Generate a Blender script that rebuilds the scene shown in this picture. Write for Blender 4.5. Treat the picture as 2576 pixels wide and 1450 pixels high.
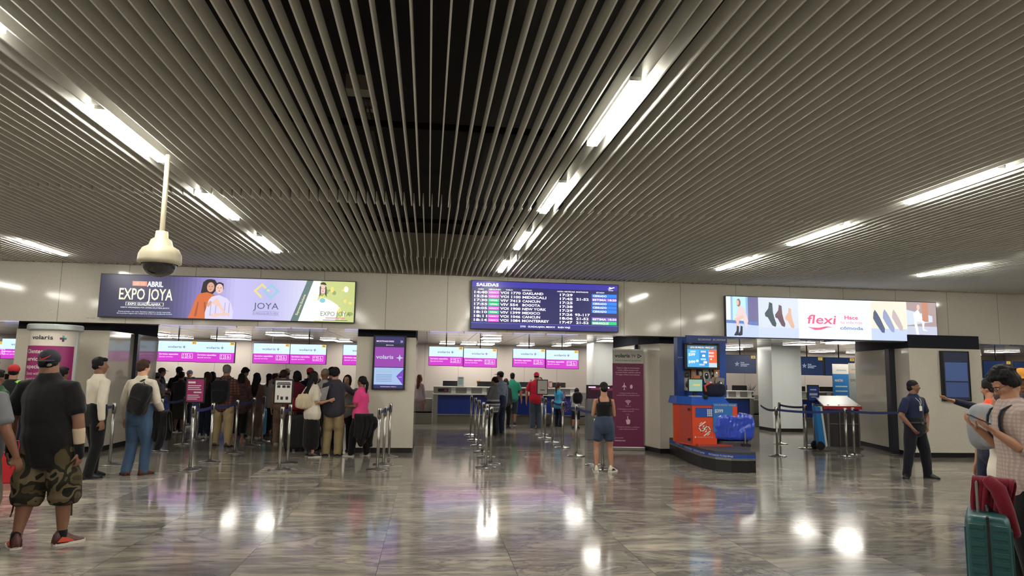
import bpy, math, random
import numpy as np
from mathutils import Vector, Matrix
random.seed(7)
for o in list(bpy.data.objects): bpy.data.objects.remove(o)
SC = bpy.context.scene
COL = SC.collection
PI = math.pi
# ------------------------------------------------------------------ camera
FPX, PITCH, YAW, ROLL = 1744.0, 0.12207, 0.11740, 0.01725
CAMZ = 1.6
def cam_axes():
    cy, sy, cp, sp = math.cos(YAW), math.sin(YAW), math.cos(PITCH), math.sin(PITCH)
    fw = np.array([sy*cp, cy*cp, sp]); r = np.array([cy, -sy, 0.0]); u = np.cross(r, fw)
    cr, sr = math.cos(ROLL), math.sin(ROLL)
    return fw, cr*r + sr*u, -sr*r + cr*u
FW, RT, UP = cam_axes()
cam = bpy.data.cameras.new('camera'); camo = bpy.data.objects.new('camera', cam); COL.objects.link(camo)
cam.sensor_width = 36.0; cam.lens = FPX/2576*36.0; cam.clip_end = 200; cam.clip_start = 0.05
camo.matrix_world = Matrix(((RT[0], UP[0], -FW[0], 0), (RT[1], UP[1], -FW[1], 0), (RT[2], UP[2], -FW[2], CAMZ), (0, 0, 0, 1)))
SC.camera = camo
def ray(px, py): return FW + RT*(px-1288)/FPX - UP*(py-725)/FPX
def G(px, py, z=0.0):          # the point of the plane at height z seen at a pixel
    d = ray(px, py); t = (z-CAMZ)/d[2]; return (d[0]*t, d[1]*t, z)
def AT(px, py, Y):             # the point at depth Y seen at a pixel
    d = ray(px, py); t = Y/d[1]; return (d[0]*t, Y, CAMZ+d[2]*t)
# ------------------------------------------------------------------ world, colour management
w = bpy.data.worlds.new('world'); SC.world = w; w.use_nodes = True
w.node_tree.nodes['Background'].inputs[0].default_value = (0.8, 0.85, 1, 1)
w.node_tree.nodes['Background'].inputs[1].default_value = 0.02
vs = SC.view_settings
SC.display_settings.display_device = 'sRGB'
vs.view_transform = 'Standard'; vs.look = 'None'; vs.gamma = 1; vs.exposure = 0.2; vs.use_curve_mapping = False
SC.cycles.use_denoising = True
SC.cycles.max_bounces = 7; SC.cycles.diffuse_bounces = 4; SC.cycles.glossy_bounces = 3; SC.cycles.transmission_bounces = 4
SC.cycles.sample_clamp_indirect = 6.0; SC.cycles.caustics_reflective = False; SC.cycles.caustics_refractive = False
STRIP_POWER, PANEL_POWER = 78.0, 13.0
# ------------------------------------------------------------------ colours and materials
def lin(c):
    out = []
    for v in c:
        v /= 255.0
        out.append(v/12.92 if v <= .04045 else ((v+.055)/1.055)**2.4)
    return tuple(out)+(1.0,)
MATS = {}
def mat(name, c, rough=.6, metal=0, var=0, scale=8, bump=0, bscale=60, coat=0, spec=.5, sheen=0):
    if name in MATS: return MATS[name]
    m = bpy.data.materials.new(name); m.use_nodes = True; nt = m.node_tree; b = nt.nodes['Principled BSDF']
    c = lin(c)
    b.inputs['Base Color'].default_value = c; b.inputs['Roughness'].default_value = rough; b.inputs['Metallic'].default_value = metal
    b.inputs['Specular IOR Level'].default_value = spec; b.inputs['Coat Weight'].default_value = coat
    b.inputs['Sheen Weight'].default_value = sheen
    tc = nt.nodes.new('ShaderNodeTexCoord')
    n = nt.nodes.new('ShaderNodeTexNoise'); n.inputs['Scale'].default_value = scale; n.inputs['Detail'].default_value = 4
    nt.links.new(tc.outputs['Object'], n.inputs['Vector'])
    if True:
        r = nt.nodes.new('ShaderNodeMix'); r.data_type = 'RGBA'
        v = max(var, .04)
        r.inputs[6].default_value = tuple(x*(1-v) for x in c[:3])+(1,); r.inputs[7].default_value = tuple(min(1, x*(1+v)) for x in c[:3])+(1,)
        nt.links.new(n.outputs['Fac'], r.inputs[0]); nt.links.new(r.outputs[2], b.inputs['Base Color'])
    if bump:
        n2 = nt.nodes.new('ShaderNodeTexNoise'); n2.inputs['Scale'].default_value = bscale; n2.inputs['Detail'].default_value = 3
        nt.links.new(tc.outputs['Object'], n2.inputs['Vector'])
        bm = nt.nodes.new('ShaderNodeBump'); bm.inputs['Strength'].default_value = bump; bm.inputs['Distance'].default_value = .01
        nt.links.new(n2.outputs['Fac'], bm.inputs['Height']); nt.links.new(bm.outputs[0], b.inputs['Normal'])
    MATS[name] = m; return m
def glow(name, c, s=1.0):
    if name in MATS: return MATS[name]
    m = bpy.data.materials.new(name); m.use_nodes = True; nt = m.node_tree; b = nt.nodes['Principled BSDF']
    b.inputs['Base Color'].default_value = (.02, .02, .02, 1); b.inputs['Roughness'].default_value = .35
    b.inputs['Emission Color'].default_value = lin(c); b.inputs['Emission Strength'].default_value = s
    MATS[name] = m; return m
def cloth(name, c, var=.12, rough=.9): return mat(name, c, rough, var=var, scale=14, bump=.25, bscale=90, spec=.2, sheen=.15)
def pattern(name, cols, scale, kind='noise', rough=.9):
    if name in MATS: return MATS[name]
    m = mat(name, cols[0], rough, spec=.2); nt = m.node_tree; b = nt.nodes['Principled BSDF']
    tc = nt.nodes.new('ShaderNodeTexCoord')
    ramp = nt.nodes.new('ShaderNodeValToRGB'); ramp.color_ramp.interpolation = 'CONSTANT'
    els = ramp.color_ramp.elements
    if kind == 'noise':
        t = nt.nodes.new('ShaderNodeTexNoise'); t.inputs['Scale'].default_value = scale; t.inputs['Detail'].default_value = 1.5; t.inputs['Distortion'].default_value = .6
        nt.links.new(tc.outputs['Object'], t.inputs['Vector']); fac = t.outputs['Fac']; lo, hi = .36, .62
    else:
        mp = nt.nodes.new('ShaderNodeSeparateXYZ'); nt.links.new(tc.outputs['Object'], mp.inputs[0])
        vals = []
        for i, ph in ((0, 0), (2, .3)):
            a = nt.nodes.new('ShaderNodeMath'); a.operation = 'MULTIPLY'; a.inputs[1].default_value = scale; nt.links.new(mp.outputs[i], a.inputs[0])
            s0 = nt.nodes.new('ShaderNodeMath'); s0.operation = 'SINE'; nt.links.new(a.outputs[0], s0.inputs[0])
            s = nt.nodes.new('ShaderNodeMath'); s.operation = 'GREATER_THAN'; s.inputs[1].default_value = ph; nt.links.new(s0.outputs[0], s.inputs[0]); vals.append(s)
        ad = nt.nodes.new('ShaderNodeMath'); ad.operation = 'ADD'; nt.links.new(vals[0].outputs[0], ad.inputs[0]); nt.links.new(vals[1].outputs[0], ad.inputs[1])
        md = nt.nodes.new('ShaderNodeMath'); md.operation = 'MULTIPLY_ADD'; md.inputs[1].default_value = .4; md.inputs[2].default_value = .1
        nt.links.new(ad.outputs[0], md.inputs[0]); fac = md.outputs[0]; lo, hi = .4, .8
    for i, c in enumerate(cols):
        p = 0 if i == 0 else lo+(hi-lo)*(i-1)/max(1, len(cols)-2)
        e = els[i] if i < 2 else els.new(p)
        e.position = p; e.color = lin(c)
    nt.links.new(fac, ramp.inputs[0]); nt.links.new(ramp.outputs[0], b.inputs['Base Color'])
    return m
def stripes(name, bands, base, rough=.9):     # horizontal knit bands: (z from, z to, colour)
    m = mat(name, base, rough, spec=.2); nt = m.node_tree; b = nt.nodes['Principled BSDF']
    tc = nt.nodes.new('ShaderNodeTexCoord'); sp = nt.nodes.new('ShaderNodeSeparateXYZ'); nt.links.new(tc.outputs['Object'], sp.inputs[0])
    ramp = nt.nodes.new('ShaderNodeValToRGB'); ramp.color_ramp.interpolation = 'CONSTANT'; els = ramp.color_ramp.elements
    pts = [(0, base)]
    for z0, z1, c in bands: pts += [(z0/2, c), (z1/2, base)]
    for i, (p, c) in enumerate(pts):
        e = els[i] if i < 2 else els.new(p)
        e.position = p; e.color = lin(c)
    dv = nt.nodes.new('ShaderNodeMath'); dv.operation = 'MULTIPLY'; dv.inputs[1].default_value = .5
    nt.links.new(sp.outputs[2], dv.inputs[0]); nt.links.new(dv.outputs[0], ramp.inputs[0]); nt.links.new(ramp.outputs[0], b.inputs['Base Color'])
    return m
# ------------------------------------------------------------------ mesh builder
class MB:
    def __init__(s): s.v = []; s.f = []; s.mi = []; s.m = []
    def _m(s, m):
        if m not in s.m: s.m.append(m)
        return s.m.index(m)
    def add(s, vs_, fs, m):
        k = len(s.v); s.v += [tuple(map(float, q)) for q in vs_]; i = s._m(m)
        for f in fs: s.f.append(tuple(a+k for a in f)); s.mi.append(i)
        return s
    def box(s, x0, x1, y0, y1, z0, z1, m):
        return s.add([(x0,y0,z0),(x1,y0,z0),(x1,y1,z0),(x0,y1,z0),(x0,y0,z1),(x1,y0,z1),(x1,y1,z1),(x0,y1,z1)],
                     [(0,3,2,1),(4,5,6,7),(0,1,5,4),(1,2,6,5),(2,3,7,6),(3,0,4,7)], m)
    def quad(s, x0, x1, z0, z1, y, m): return s.add([(x0,y,z0),(x1,y,z0),(x1,y,z1),(x0,y,z1)], [(0,1,2,3)], m)
    def poly(s, pts, y, m): return s.add([(x,y,z) for x, z in pts], [tuple(range(len(pts)))], m)
    def prism(s, pts, z0, z1, m, cap=True):    # footprint in xy, counter-clockwise
        n = len(pts); vs_ = [(x,y,z0) for x, y in pts]+[(x,y,z1) for x, y in pts]
        fs = [(i,(i+1)%n,(i+1)%n+n,i+n) for i in range(n)]
        if cap: fs += [tuple(reversed(range(n))), tuple(range(n, 2*n))]
        return s.add(vs_, fs, m)
    def slab(s, pts, y0, y1, m):               # outline in xz, extruded along y
        n = len(pts); vs_ = [(x,y0,z) for x, z in pts]+[(x,y1,z) for x, z in pts]
        return s.add(vs_, [(i,(i+1)%n,(i+1)%n+n,i+n) for i in range(n)]+[tuple(reversed(range(n))), tuple(range(n, 2*n))], m)
    def lathe(s, prof, m, n=24, c=(0,0)):
        vs_ = []; k = len(prof)
        for i in range(n):
            a = 2*PI*i/n
            for r, z in prof: vs_.append((c[0]+r*math.cos(a), c[1]+r*math.sin(a), z))
        fs = [(i*k+j, ((i+1)%n)*k+j, ((i+1)%n)*k+j+1, i*k+j+1) for i in range(n) for j in range(k-1)]
        return s.add(vs_, fs, m)
    def tube(s, pts, rad, m, n=10, right=(1,0,0), cap=True):
        v_, f_ = tube(pts, rad, n, right, cap); return s.add(v_, f_, m)
    def ell(s, c, r, m, R=None, n=14, k=9):
        v_, f_ = ell(c, r, R, n, k); return s.add(v_, f_, m)
    def build(s, name, parent=None, smooth=False, bevel=0, loc=None, seg=2):
        me = bpy.data.meshes.new(name); me.from_pydata(s.v, [], s.f)
        for m in s.m: me.materials.append(m)
        me.polygons.foreach_set('material_index', s.mi)
        if smooth: me.polygons.foreach_set('use_smooth', [True]*len(s.f))
        me.update()
        o = bpy.data.objects.new(name, me); COL.objects.link(o)
        if parent: o.parent = parent
        if loc: o.location = loc
        if bevel:
            b = o.modifiers.new('bevel', 'BEVEL'); b.width = bevel; b.segments = seg; b.limit_method = 'ANGLE'
            b.harden_normals = False
        return o
def tube(pts, rad, n=10, right=(1,0,0), cap=True):
    P = [np.array(p, float) for p in pts]
    R = [(r, r) if not isinstance(r, (tuple, list)) else r for r in rad]
    Ts = []
    for i in range(len(P)):
        t = P[min(i+1, len(P)-1)]-P[max(i-1, 0)]; Ts.append(t/(np.linalg.norm(t)+1e-9))
    if cap:   # rounded ends
        a0, t0 = P[0], Ts[0]; a1, t1 = P[-1], Ts[-1]; r0 = min(R[0]); r1 = min(R[-1])
        P = [a0-t0*r0*.55, a0-t0*r0*.4]+P+[a1+t1*r1*.4, a1+t1*r1*.55]
        Ts = [t0, t0]+Ts+[t1, t1]
        R = [(R[0][0]*.35, R[0][1]*.35), (R[0][0]*.8, R[0][1]*.8)]+R+[(R[-1][0]*.8, R[-1][1]*.8), (R[-1][0]*.35, R[-1][1]*.35)]
    v_ = []; rt = np.array(right, float)
    for p, t, (a, b) in zip(P, Ts, R):
        s = rt-t*rt.dot(t)
        if np.linalg.norm(s) < 1e-3: s = np.cross(t, (0, 1, 0)); 
        if np.linalg.norm(s) < 1e-3: s = np.cross(t, (1, 0, 0))
        s /= np.linalg.norm(s); u = np.cross(t, s)
        for i in range(n):
            q = 2*PI*i/n; v_.append(p+s*a*math.cos(q)+u*b*math.sin(q))
    f_ = [(i*n+j, i*n+(j+1) % n, (i+1)*n+(j+1) % n, (i+1)*n+j) for i in range(len(P)-1) for j in range(n)]
    f_ += [tuple(reversed(range(n))), tuple(range((len(P)-1)*n, len(P)*n))]
    return v_, f_
def ell(c, r, R=None, n=14, k=9):
    v_ = []
    for j in range(1, k):
        th = PI*j/k
        for i in range(n):
            a = 2*PI*i/n; v_.append((math.sin(th)*math.cos(a), math.sin(th)*math.sin(a), math.cos(th)))
    v_ += [(0, 0, 1), (0, 0, -1)]
    f_ = [(j*n+i, (j+1)*n+i, (j+1)*n+(i+1) % n, j*n+(i+1) % n) for j in range(k-2) for i in range(n)]
    T, B = len(v_)-2, len(v_)-1
    f_ += [(T, i, (i+1) % n) for i in range(n)]+[(B, (k-2)*n+(i+1) % n, (k-2)*n+i) for i in range(n)]
    A = np.array(v_)*np.array(r)
    if R is not None: A = A@np.array(R).T
    return list(A+np.array(c)), f_
def tag(o, label, cat, group=None, kind=None):
    if kind: o['kind'] = kind
    if label: o['label'] = label
    if cat: o['category'] = cat
    if group: o['group'] = group
    return o
def thing(name, label, cat, loc=(0,0,0), rz=0, group=None):
    o = bpy.data.objects.new(name, None); COL.objects.link(o); o.empty_display_size = .1
    o.location = loc; o.rotation_euler = (0, 0, rz); return tag(o, label, cat, group)
def struct(name, mb, **k):
    o = mb.build(name, **k); o['kind'] = 'structure'; return o
def dup(root, loc, rz=None, label=None):
    r = root.copy(); COL.objects.link(r); r.location = loc
    if rz is not None: r.rotation_euler = (0, 0, rz)
    if label: r['label'] = label
    def rec(a, b):
        for ch in KIDS.get(a.name, []):
            c = ch.copy(); COL.objects.link(c); c.parent = b; rec(ch, c)
    rec(root, r); return r
KIDS = {}
def index_kids(root):
    for o in COL.objects:
        if o.parent: KIDS.setdefault(o.parent.name, [])
    for k in list(KIDS): KIDS[k] = [o for o in COL.objects if o.parent and o.parent.name == k]
# ------------------------------------------------------------------ text
_T = {}
def glyphs(s, bold=0, serif=False):
    k = (s, bold)
    if k not in _T:
        cu = bpy.data.curves.new('t', 'FONT'); cu.body = s; cu.size = 1; cu.resolution_u = 2; cu.offset = bold
        ob = bpy.data.objects.new('t', cu); COL.objects.link(ob)
        dg = bpy.context.evaluated_depsgraph_get(); me = bpy.data.meshes.new_from_object(ob.evaluated_get(dg))
        vs_ = np.array([v.co[:2] for v in me.vertices]) if len(me.vertices) else np.zeros((1, 2))
        fs = [tuple(p.vertices) for p in me.polygons]
        bpy.data.objects.remove(ob); bpy.data.curves.remove(cu); bpy.data.meshes.remove(me)
        _T[k] = (vs_, fs, vs_[:, 0].min(), vs_[:, 0].max())
    return _T[k]
def text(mb, s, x, z, h, m, y=0, anchor='l', width=None, bold=0, mp=None, shear=0, mirror=False):
    """x,z: baseline start in panel coordinates, h: capital height"""
    v_, f_, x0, x1 = glyphs(s, bold)
    k = h/.69; sx = k if width is None else width/(x1-x0)
    W = (x1-x0)*sx; ox = {'l': 0, 'c': -W/2, 'r': -W}[anchor]
    out = []
    for a, b in v_:
        X = x+ox+(a-x0)*sx+shear*b*k; Z = z+b*k
        out.append((X, y, Z) if mp is None else mp(X, Z))
    mb.add(out, f_, m); return W
# ------------------------------------------------------------------ voxel union
def remesh(v_, f_, voxel, name, smooth=4, noise=0, nseed=0, nscale=9, dec=0):
    me = bpy.data.meshes.new(name); me.from_pydata([tuple(map(float, q)) for q in v_], [], f_)
    o = bpy.data.objects.new(name, me); COL.objects.link(o)
    r = o.modifiers.new('r', 'REMESH'); r.mode = 'VOXEL'; r.voxel_size = voxel; r.use_smooth_shade = True
    if smooth:
        s = o.modifiers.new('s', 'SMOOTH'); s.factor = .5; s.iterations = smooth
    dg = bpy.context.evaluated_depsgraph_get(); out = bpy.data.meshes.new_from_object(o.evaluated_get(dg))
    bpy.data.objects.remove(o); bpy.data.meshes.remove(me); out.name = name
    if noise and len(out.vertices):
        n = len(out.vertices); co = np.empty(n*3); out.vertices.foreach_get('co', co); co = co.reshape(n, 3)
        no = np.empty(n*3); out.vertex_normals.foreach_get('vector', no); no = no.reshape(n, 3)
        rg = np.random.RandomState(nseed); d = np.zeros(n)
        for i in range(7):
            k = rg.normal(size=3)*nscale*np.array([1.3, 1.3, .75])*(1+.35*i); d += np.sin(co@k+rg.rand()*6.28+1.5*np.sin(co@(rg.normal(size=3)*nscale*.5)))/(1+.3*i)
        co += no*(d*noise/2.2)[:, None]; out.vertices.foreach_set('co', co.ravel()); out.update()
    return out
class U:
    def __init__(s): s.v = []; s.f = []
    def _a(s, vf):
        k = len(s.v); s.v += list(vf[0]); s.f += [tuple(a+k for a in f) for f in vf[1]]
    def tube(s, pts, rad, right=(1,0,0), n=14, cap=True): s._a(tube(pts, rad, n, right, cap))
    def ell(s, c, r, R=None, n=14, k=10): s._a(ell(c, r, R, n, k))
    def build(s, name, m, parent, voxel=.01, smooth=4, **k):
        me = remesh(s.v, s.f, voxel, name, smooth, **k); me.materials.append(m)
        o = bpy.data.objects.new(name, me); COL.objects.link(o); o.parent = parent; return o
# ------------------------------------------------------------------ setting materials
def granite(name, c, joint=0, jo=0, rough=.09, grime=.06):
    m = mat(name, c, rough, var=grime, scale=1.3, coat=.0, spec=.5); nt = m.node_tree; b = nt.nodes['Principled BSDF']
    src = b.inputs['Base Color'].links[0].from_socket
    tc = nt.nodes.new('ShaderNodeTexCoord'); n = nt.nodes.new('ShaderNodeTexNoise'); n.inputs['Scale'].default_value = 130; n.inputs['Detail'].default_value = 2
    nt.links.new(tc.outputs['Object'], n.inputs['Vector'])
    rp = nt.nodes.new('ShaderNodeMapRange'); rp.inputs[1].default_value = .35; rp.inputs[2].default_value = .65; rp.inputs[3].default_value = .9; rp.inputs[4].default_value = 1.05
    nt.links.new(n.outputs['Fac'], rp.inputs[0])
    mx = nt.nodes.new('ShaderNodeVectorMath'); mx.operation = 'SCALE'; nt.links.new(src, mx.inputs[0]); nt.links.new(rp.outputs[0], mx.inputs['Scale'])
    last = mx.outputs[0]
    if joint:
        sp = nt.nodes.new('ShaderNodeSeparateXYZ'); nt.links.new(tc.outputs['Object'], sp.inputs[0])
        a = nt.nodes.new('ShaderNodeMath'); a.operation = 'SUBTRACT'; a.inputs[1].default_value = jo; nt.links.new(sp.outputs[0], a.inputs[0])
        d = nt.nodes.new('ShaderNodeMath'); d.operation = 'PINGPONG'; d.inputs[1].default_value = joint/2; nt.links.new(a.outputs[0], d.inputs[0])
        g = nt.nodes.new('ShaderNodeMath'); g.operation = 'GREATER_THAN'; g.inputs[1].default_value = .0045; nt.links.new(d.outputs[0], g.inputs[0])
        g2 = nt.nodes.new('ShaderNodeMath'); g2.operation = 'MULTIPLY_ADD'; g2.inputs[1].default_value = .65; g2.inputs[2].default_value = .35; nt.links.new(g.outputs[0], g2.inputs[0])
        m2 = nt.nodes.new('ShaderNodeVectorMath'); m2.operation = 'SCALE'; nt.links.new(last, m2.inputs[0]); nt.links.new(g2.outputs[0], m2.inputs['Scale']); last = m2.outputs[0]
    nt.links.new(last, b.inputs['Base Color']); return m
M_GRAN = granite('cream polished stone', (196,190,178), 1.2, AT(971, 750, 13.7)[0])
M_GRAN2 = granite('cream stone kiosk panel', (205,198,184), rough=.07)
M_BACK = granite('taupe wall panel', (178,168,160), 1.16, AT(1152, 950, 24.3)[0], rough=.45)
M_BACKLOW = mat('grey lower wall', (120,116,110), .35)
M_WHITECOL = mat('white painted column', (214,218,216), .25)
M_DARK = mat('dark band', (38,40,50), .35)
M_HEAD = mat('matt dark header', (34,36,44), .8, spec=.15)
M_BASE = mat('black skirting', (22,22,25), .4)
M_BLK = mat('black plastic', (18,18,20), .4)
M_VOID = mat('black void paint', (7,7,8), .9)
M_SLAT = mat('warm grey aluminium slat', (236,234,226), .8, metal=.0, spec=.15)
M_STEEL = mat('brushed steel', (172,170,164), .28, metal=1, bump=.05, bscale=200)
M_STEEL2 = mat('satin steel panel', (150,148,142), .38, metal=.9)
M_WHITE = mat('white laminate', (225,224,218), .4)
M_BLUE = mat('royal blue laminate', (18,48,132), .35)
M_GREYP = mat('grey plastic', (120,122,124), .5)
def floor_mat():
    m = bpy.data.materials.new('polished grey marble tiles'); m.use_nodes = True; nt = m.node_tree; b = nt.nodes['Principled BSDF']; L = nt.links.new
    def N(t, **k):
        n = nt.nodes.new(t)
        for a, v in k.items(): setattr(n, a, v)
        return n
    tc = N('ShaderNodeTexCoord'); T = 1.12
    off = N('ShaderNodeVectorMath', operation='ADD'); off.inputs[1].default_value = (.36+T*20, .3+T*10, 0); L(tc.outputs['Object'], off.inputs[0])
    sc = N('ShaderNodeVectorMath', operation='SCALE'); sc.inputs['Scale'].default_value = 1/T; L(off.outputs[0], sc.inputs[0])
    fl = N('ShaderNodeVectorMath', operation='FLOOR'); L(sc.outputs[0], fl.inputs[0])
    fr = N('ShaderNodeVectorMath', operation='FRACTION'); L(sc.outputs[0], fr.inputs[0])
    wn = N('ShaderNodeTexWhiteNoise', noise_dimensions='2D'); L(fl.outputs[0], wn.inputs['Vector'])
    sh = N('ShaderNodeVectorMath', operation='SCALE'); sh.inputs['Scale'].default_value = 23; L(wn.outputs['Color'], sh.inputs[0])
    ad = N('ShaderNodeVectorMath', operation='ADD'); L(tc.outputs['Object'], ad.inputs[0]); L(sh.outputs[0], ad.inputs[1])
    mp = N('ShaderNodeMapping'); mp.inputs['Rotation'].default_value = (0, 0, .35); mp.inputs['Scale'].default_value = (.38, 1.35, 1); L(ad.outputs[0], mp.inputs[0])
    n1 = N('ShaderNodeTexNoise'); n1.inputs['Scale'].default_value = 1.15; n1.inputs['Detail'].default_value = 7; n1.inputs['Roughness'].default_value = .58; n1.inputs['Distortion'].default_value = 1.7; L(mp.outputs[0], n1.inputs['Vector'])
    r1 = N('ShaderNodeValToRGB'); e = r1.color_ramp.elements
    e[0].position = .28; e[0].color = lin((86,82,80)); e[1].position = .75; e[1].color = lin((184,174,158))
    for p, c in ((.42, (124,119,112)), (.5, (150,143,132)), (.525, (112,107,103)), (.56, (152,144,132))):
        q = e.new(p); q.color = lin(c)
    L(n1.outputs['Fac'], r1.inputs[0])
    tone = N('ShaderNodeMapRange'); tone.inputs[3].default_value = .72; tone.inputs[4].default_value = 1.12; L(wn.outputs['Value'], tone.inputs[0])
    s1 = N('ShaderNodeVectorMath', operation='SCALE'); L(r1.outputs[0], s1.inputs[0]); L(tone.outputs[0], s1.inputs['Scale'])
    n3 = N('ShaderNodeTexNoise'); n3.inputs['Scale'].default_value = 5.5; n3.inputs['Detail'].default_value = 6; n3.inputs['Distortion'].default_value = 1.2; L(mp.outputs[0], n3.inputs['Vector'])
    q3 = N('ShaderNodeMapRange'); q3.inputs[1].default_value = .42; q3.inputs[2].default_value = .56; q3.inputs[3].default_value = .78; q3.inputs[4].default_value = 1.08; L(n3.outputs['Fac'], q3.inputs[0])
    s3 = N('ShaderNodeVectorMath', operation='SCALE'); L(s1.outputs[0], s3.inputs[0]); L(q3.outputs[0], s3.inputs['Scale']); s1 = s3
    sp = N('ShaderNodeSeparateXYZ'); L(fr.outputs[0], sp.inputs[0])
    def edge(o, w):
        a = N('ShaderNodeMath', operation='PINGPONG'); a.inputs[1].default_value = .5; L(o, a.inputs[0])
        g = N('ShaderNodeMath', operation='GREATER_THAN'); g.inputs[1].default_value = w; L(a.outputs[0], g.inputs[0]); return g.outputs[0]
    e1, e2 = edge(sp.outputs[0], .0022), edge(sp.outputs[1], .0016)
    mn = N('ShaderNodeMath', operation='MINIMUM'); L(e1, mn.inputs[0]); L(e2, mn.inputs[1])
    mr = N('ShaderNodeMapRange'); mr.inputs[3].default_value = .3; mr.inputs[4].default_value = 1; L(mn.outputs[0], mr.inputs[0])
    s2 = N('ShaderNodeVectorMath', operation='SCALE'); L(s1.outputs[0], s2.inputs[0]); L(mr.outputs[0], s2.inputs['Scale'])
    L(s2.outputs[0], b.inputs['Base Color'])
    n2 = N('ShaderNodeTexNoise'); n2.inputs['Scale'].default_value = 2.2; n2.inputs['Detail'].default_value = 5; L(tc.outputs['Object'], n2.inputs['Vector'])
    rr = N('ShaderNodeMapRange'); rr.inputs[3].default_value = .05; rr.inputs[4].default_value = .17; L(n2.outputs['Fac'], rr.inputs[0]); L(rr.outputs[0], b.inputs['Roughness'])
    b.inputs['Specular IOR Level'].default_value = .32
    return m
M_FLOOR = floor_mat()
# ------------------------------------------------------------------ setting
WY, CZ, ZB, HZ = 13.75, 3.506, 2.40, 2.56     # bulkhead plane, slat underside, bulkhead underside, hall ceiling
XL, XR, YB, YH = -15.0, 22.0, -7.0, 24.3
f = MB(); f.add([(XL,YB,0),(XR,YB,0),(XR,YH,0),(XL,YH,0)], [(0,1,2,3)], M_FLOOR); struct('floor', f)
# slat ceiling: continuous blades in lengths of about four metres, staggered a little at the joints
S0 = 0.105
sl = MB(); x = XL+.05; joints = [YB, -3.6, .2, 7.9, 11.6, WY-.02]
rs = random.Random(3)
row_x = [G(px, py, CZ)[0] for px, py in ((104, 624), (420, 410), (1430, 420), (2190, 530), (2400, 680))]
i = 0
while x < XR:
    for k in range(len(joints)-1):
        dx = (0, 0, 0, .022, .004)[k]+rs.uniform(-.006, .006); j0 = joints[k]-.05+rs.uniform(-.04, .04); j1 = joints[k+1]+.05
        if k == len(joints)-2: j1 = WY-.02
        sk = rs.uniform(-.008, .008)
        x0, x1 = x+dx, x+dx+sk; t = .0055
        z1 = CZ+.125
        j1 = min(j1, WY-.02)
        sl.add([(x0-t,j0,CZ),(x0+t,j0,CZ),(x1+t,j1,CZ),(x1-t,j1,CZ),(x0-t*.8,j0,z1),(x0+t*.8,j0,z1),(x1+t*.8,j1,z1),(x1-t*.8,j1,z1)],
               [(0,3,2,1),(0,1,5,4),(1,2,6,5),(2,3,7,6),(3,0,4,7)], M_SLAT)
    x += S0; i += 1
slats = sl.build('slats'); 
c = MB(); c.box(XL, XR, YB, WY, 4.35, 4.45, M_VOID)
for yy in (-2, 2, 5.8, 9.6): c.box(XL, XR, yy, yy+.12, CZ+.16, CZ+.22, M_VOID)
ceil = struct('ceiling', c); slats.parent = ceil; slats.name = 'slats'
wl = MB(); wl.box(XL-.2, XL, YB, YH, 0, 4.4, M_GRAN); struct('wall_left', wl)
wl = MB(); wl.box(XR, XR+.2, YB, YH, 0, 4.4, M_GRAN); struct('wall_right', wl)
wl = MB(); wl.box(XL, XR, YB-.2, YB, 0, 4.4, M_GRAN); struct('wall_rear', wl)
bh = MB(); bh.box(XL, XR, WY, WY+.35, ZB, 4.35, M_GRAN); struct('wall_front', bh)
hb = MB(); hb.box(XL, XR, YH, YH+.2, 0.95, 2.9, M_BACK); hb.box(XL, XR, YH-.02, YH+.2, 0, .95, M_BACKLOW); struct('wall_back', hb)
M_HC = mat('mirror-finish ceiling tile', (190,190,194), .14, metal=.6, bump=.02, bscale=2)
hc = MB(); hc.box(XL, XR, WY+.35, YH, HZ, HZ+.2, M_HC)
M_GRID = mat('ceiling tile joint', (90,92,96), .5)
yy = WY+1.0
while yy < YH: hc.box(XL, XR, yy-.005, yy+.005, HZ-.001, HZ, M_GRID); yy += 1.22
xx = XL+.3
while xx < XR: hc.box(xx-.005, xx+.005, WY+.35, YH, HZ-.001, HZ, M_GRID); xx += 1.22
struct('ceiling', hc)
# ------------------------------------------------------------------ stone-clad blocks under the bulkhead
def block(pts, label, posts=(), name='clad_pillar', top=2.27, lit=None):
    t = thing(name, label, 'pillar', (0,0,0))
    cx = sum(p[0] for p in pts)/len(pts); cy = sum(p[1] for p in pts)/len(pts); t.location = (cx, cy, 0)
    q = [(a-cx, b-cy) for a, b in pts]
    MB().prism(q, .1, top, M_GRAN2).build('cladding', t)
    ins = [(a*.985, b*.985) for a, b in q]
    MB().prism(ins, 0, .1, M_BASE).build('plinth', t)
    out = [(a*1.012, b*1.012) for a, b in q]
    MB().prism(ins, top, ZB+.155, M_HEAD).build('header_band', t)
    for a, b, wd in posts: MB().box(a-cx-wd, a-cx+wd, b-cy-wd*.8, b-cy+wd*.8, .02, top, M_DARK).build('corner_post', t)
    return t
P = lambda x, y: G(x, y)[:2]
pl1 = block([(-7.7, 14.05), (-6.05, 14.05), (-6.1, 16.6), (-7.7, 16.6)], 'stone-clad pillar behind the round advertising column', [(-6.07, 15.3, .07)])
mL, mR = -1.42, -.26
block([(mL, 14.08), (mR, 14.08), (mR, 16.4), (mL, 16.4)], 'stone-clad pillar carrying the purple counter screen')
crB, crC, crA = P(1661, 1142), P(1699, 1142), P(1606, 1130)
block([crB, (5.9, crC[1]), (5.9, 17.2), (4.62, 17.2), (crA[0], crA[1])], 'stone-clad pillar between the roll-up banner and the luggage wrapping stand', [(crA[0]-.02, crA[1]+.03, .05)])
rC, rD, rB, rA = P(2300, 1152), P(2487, 1153), P(2252, 1142), P(2160, 1119)
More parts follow.
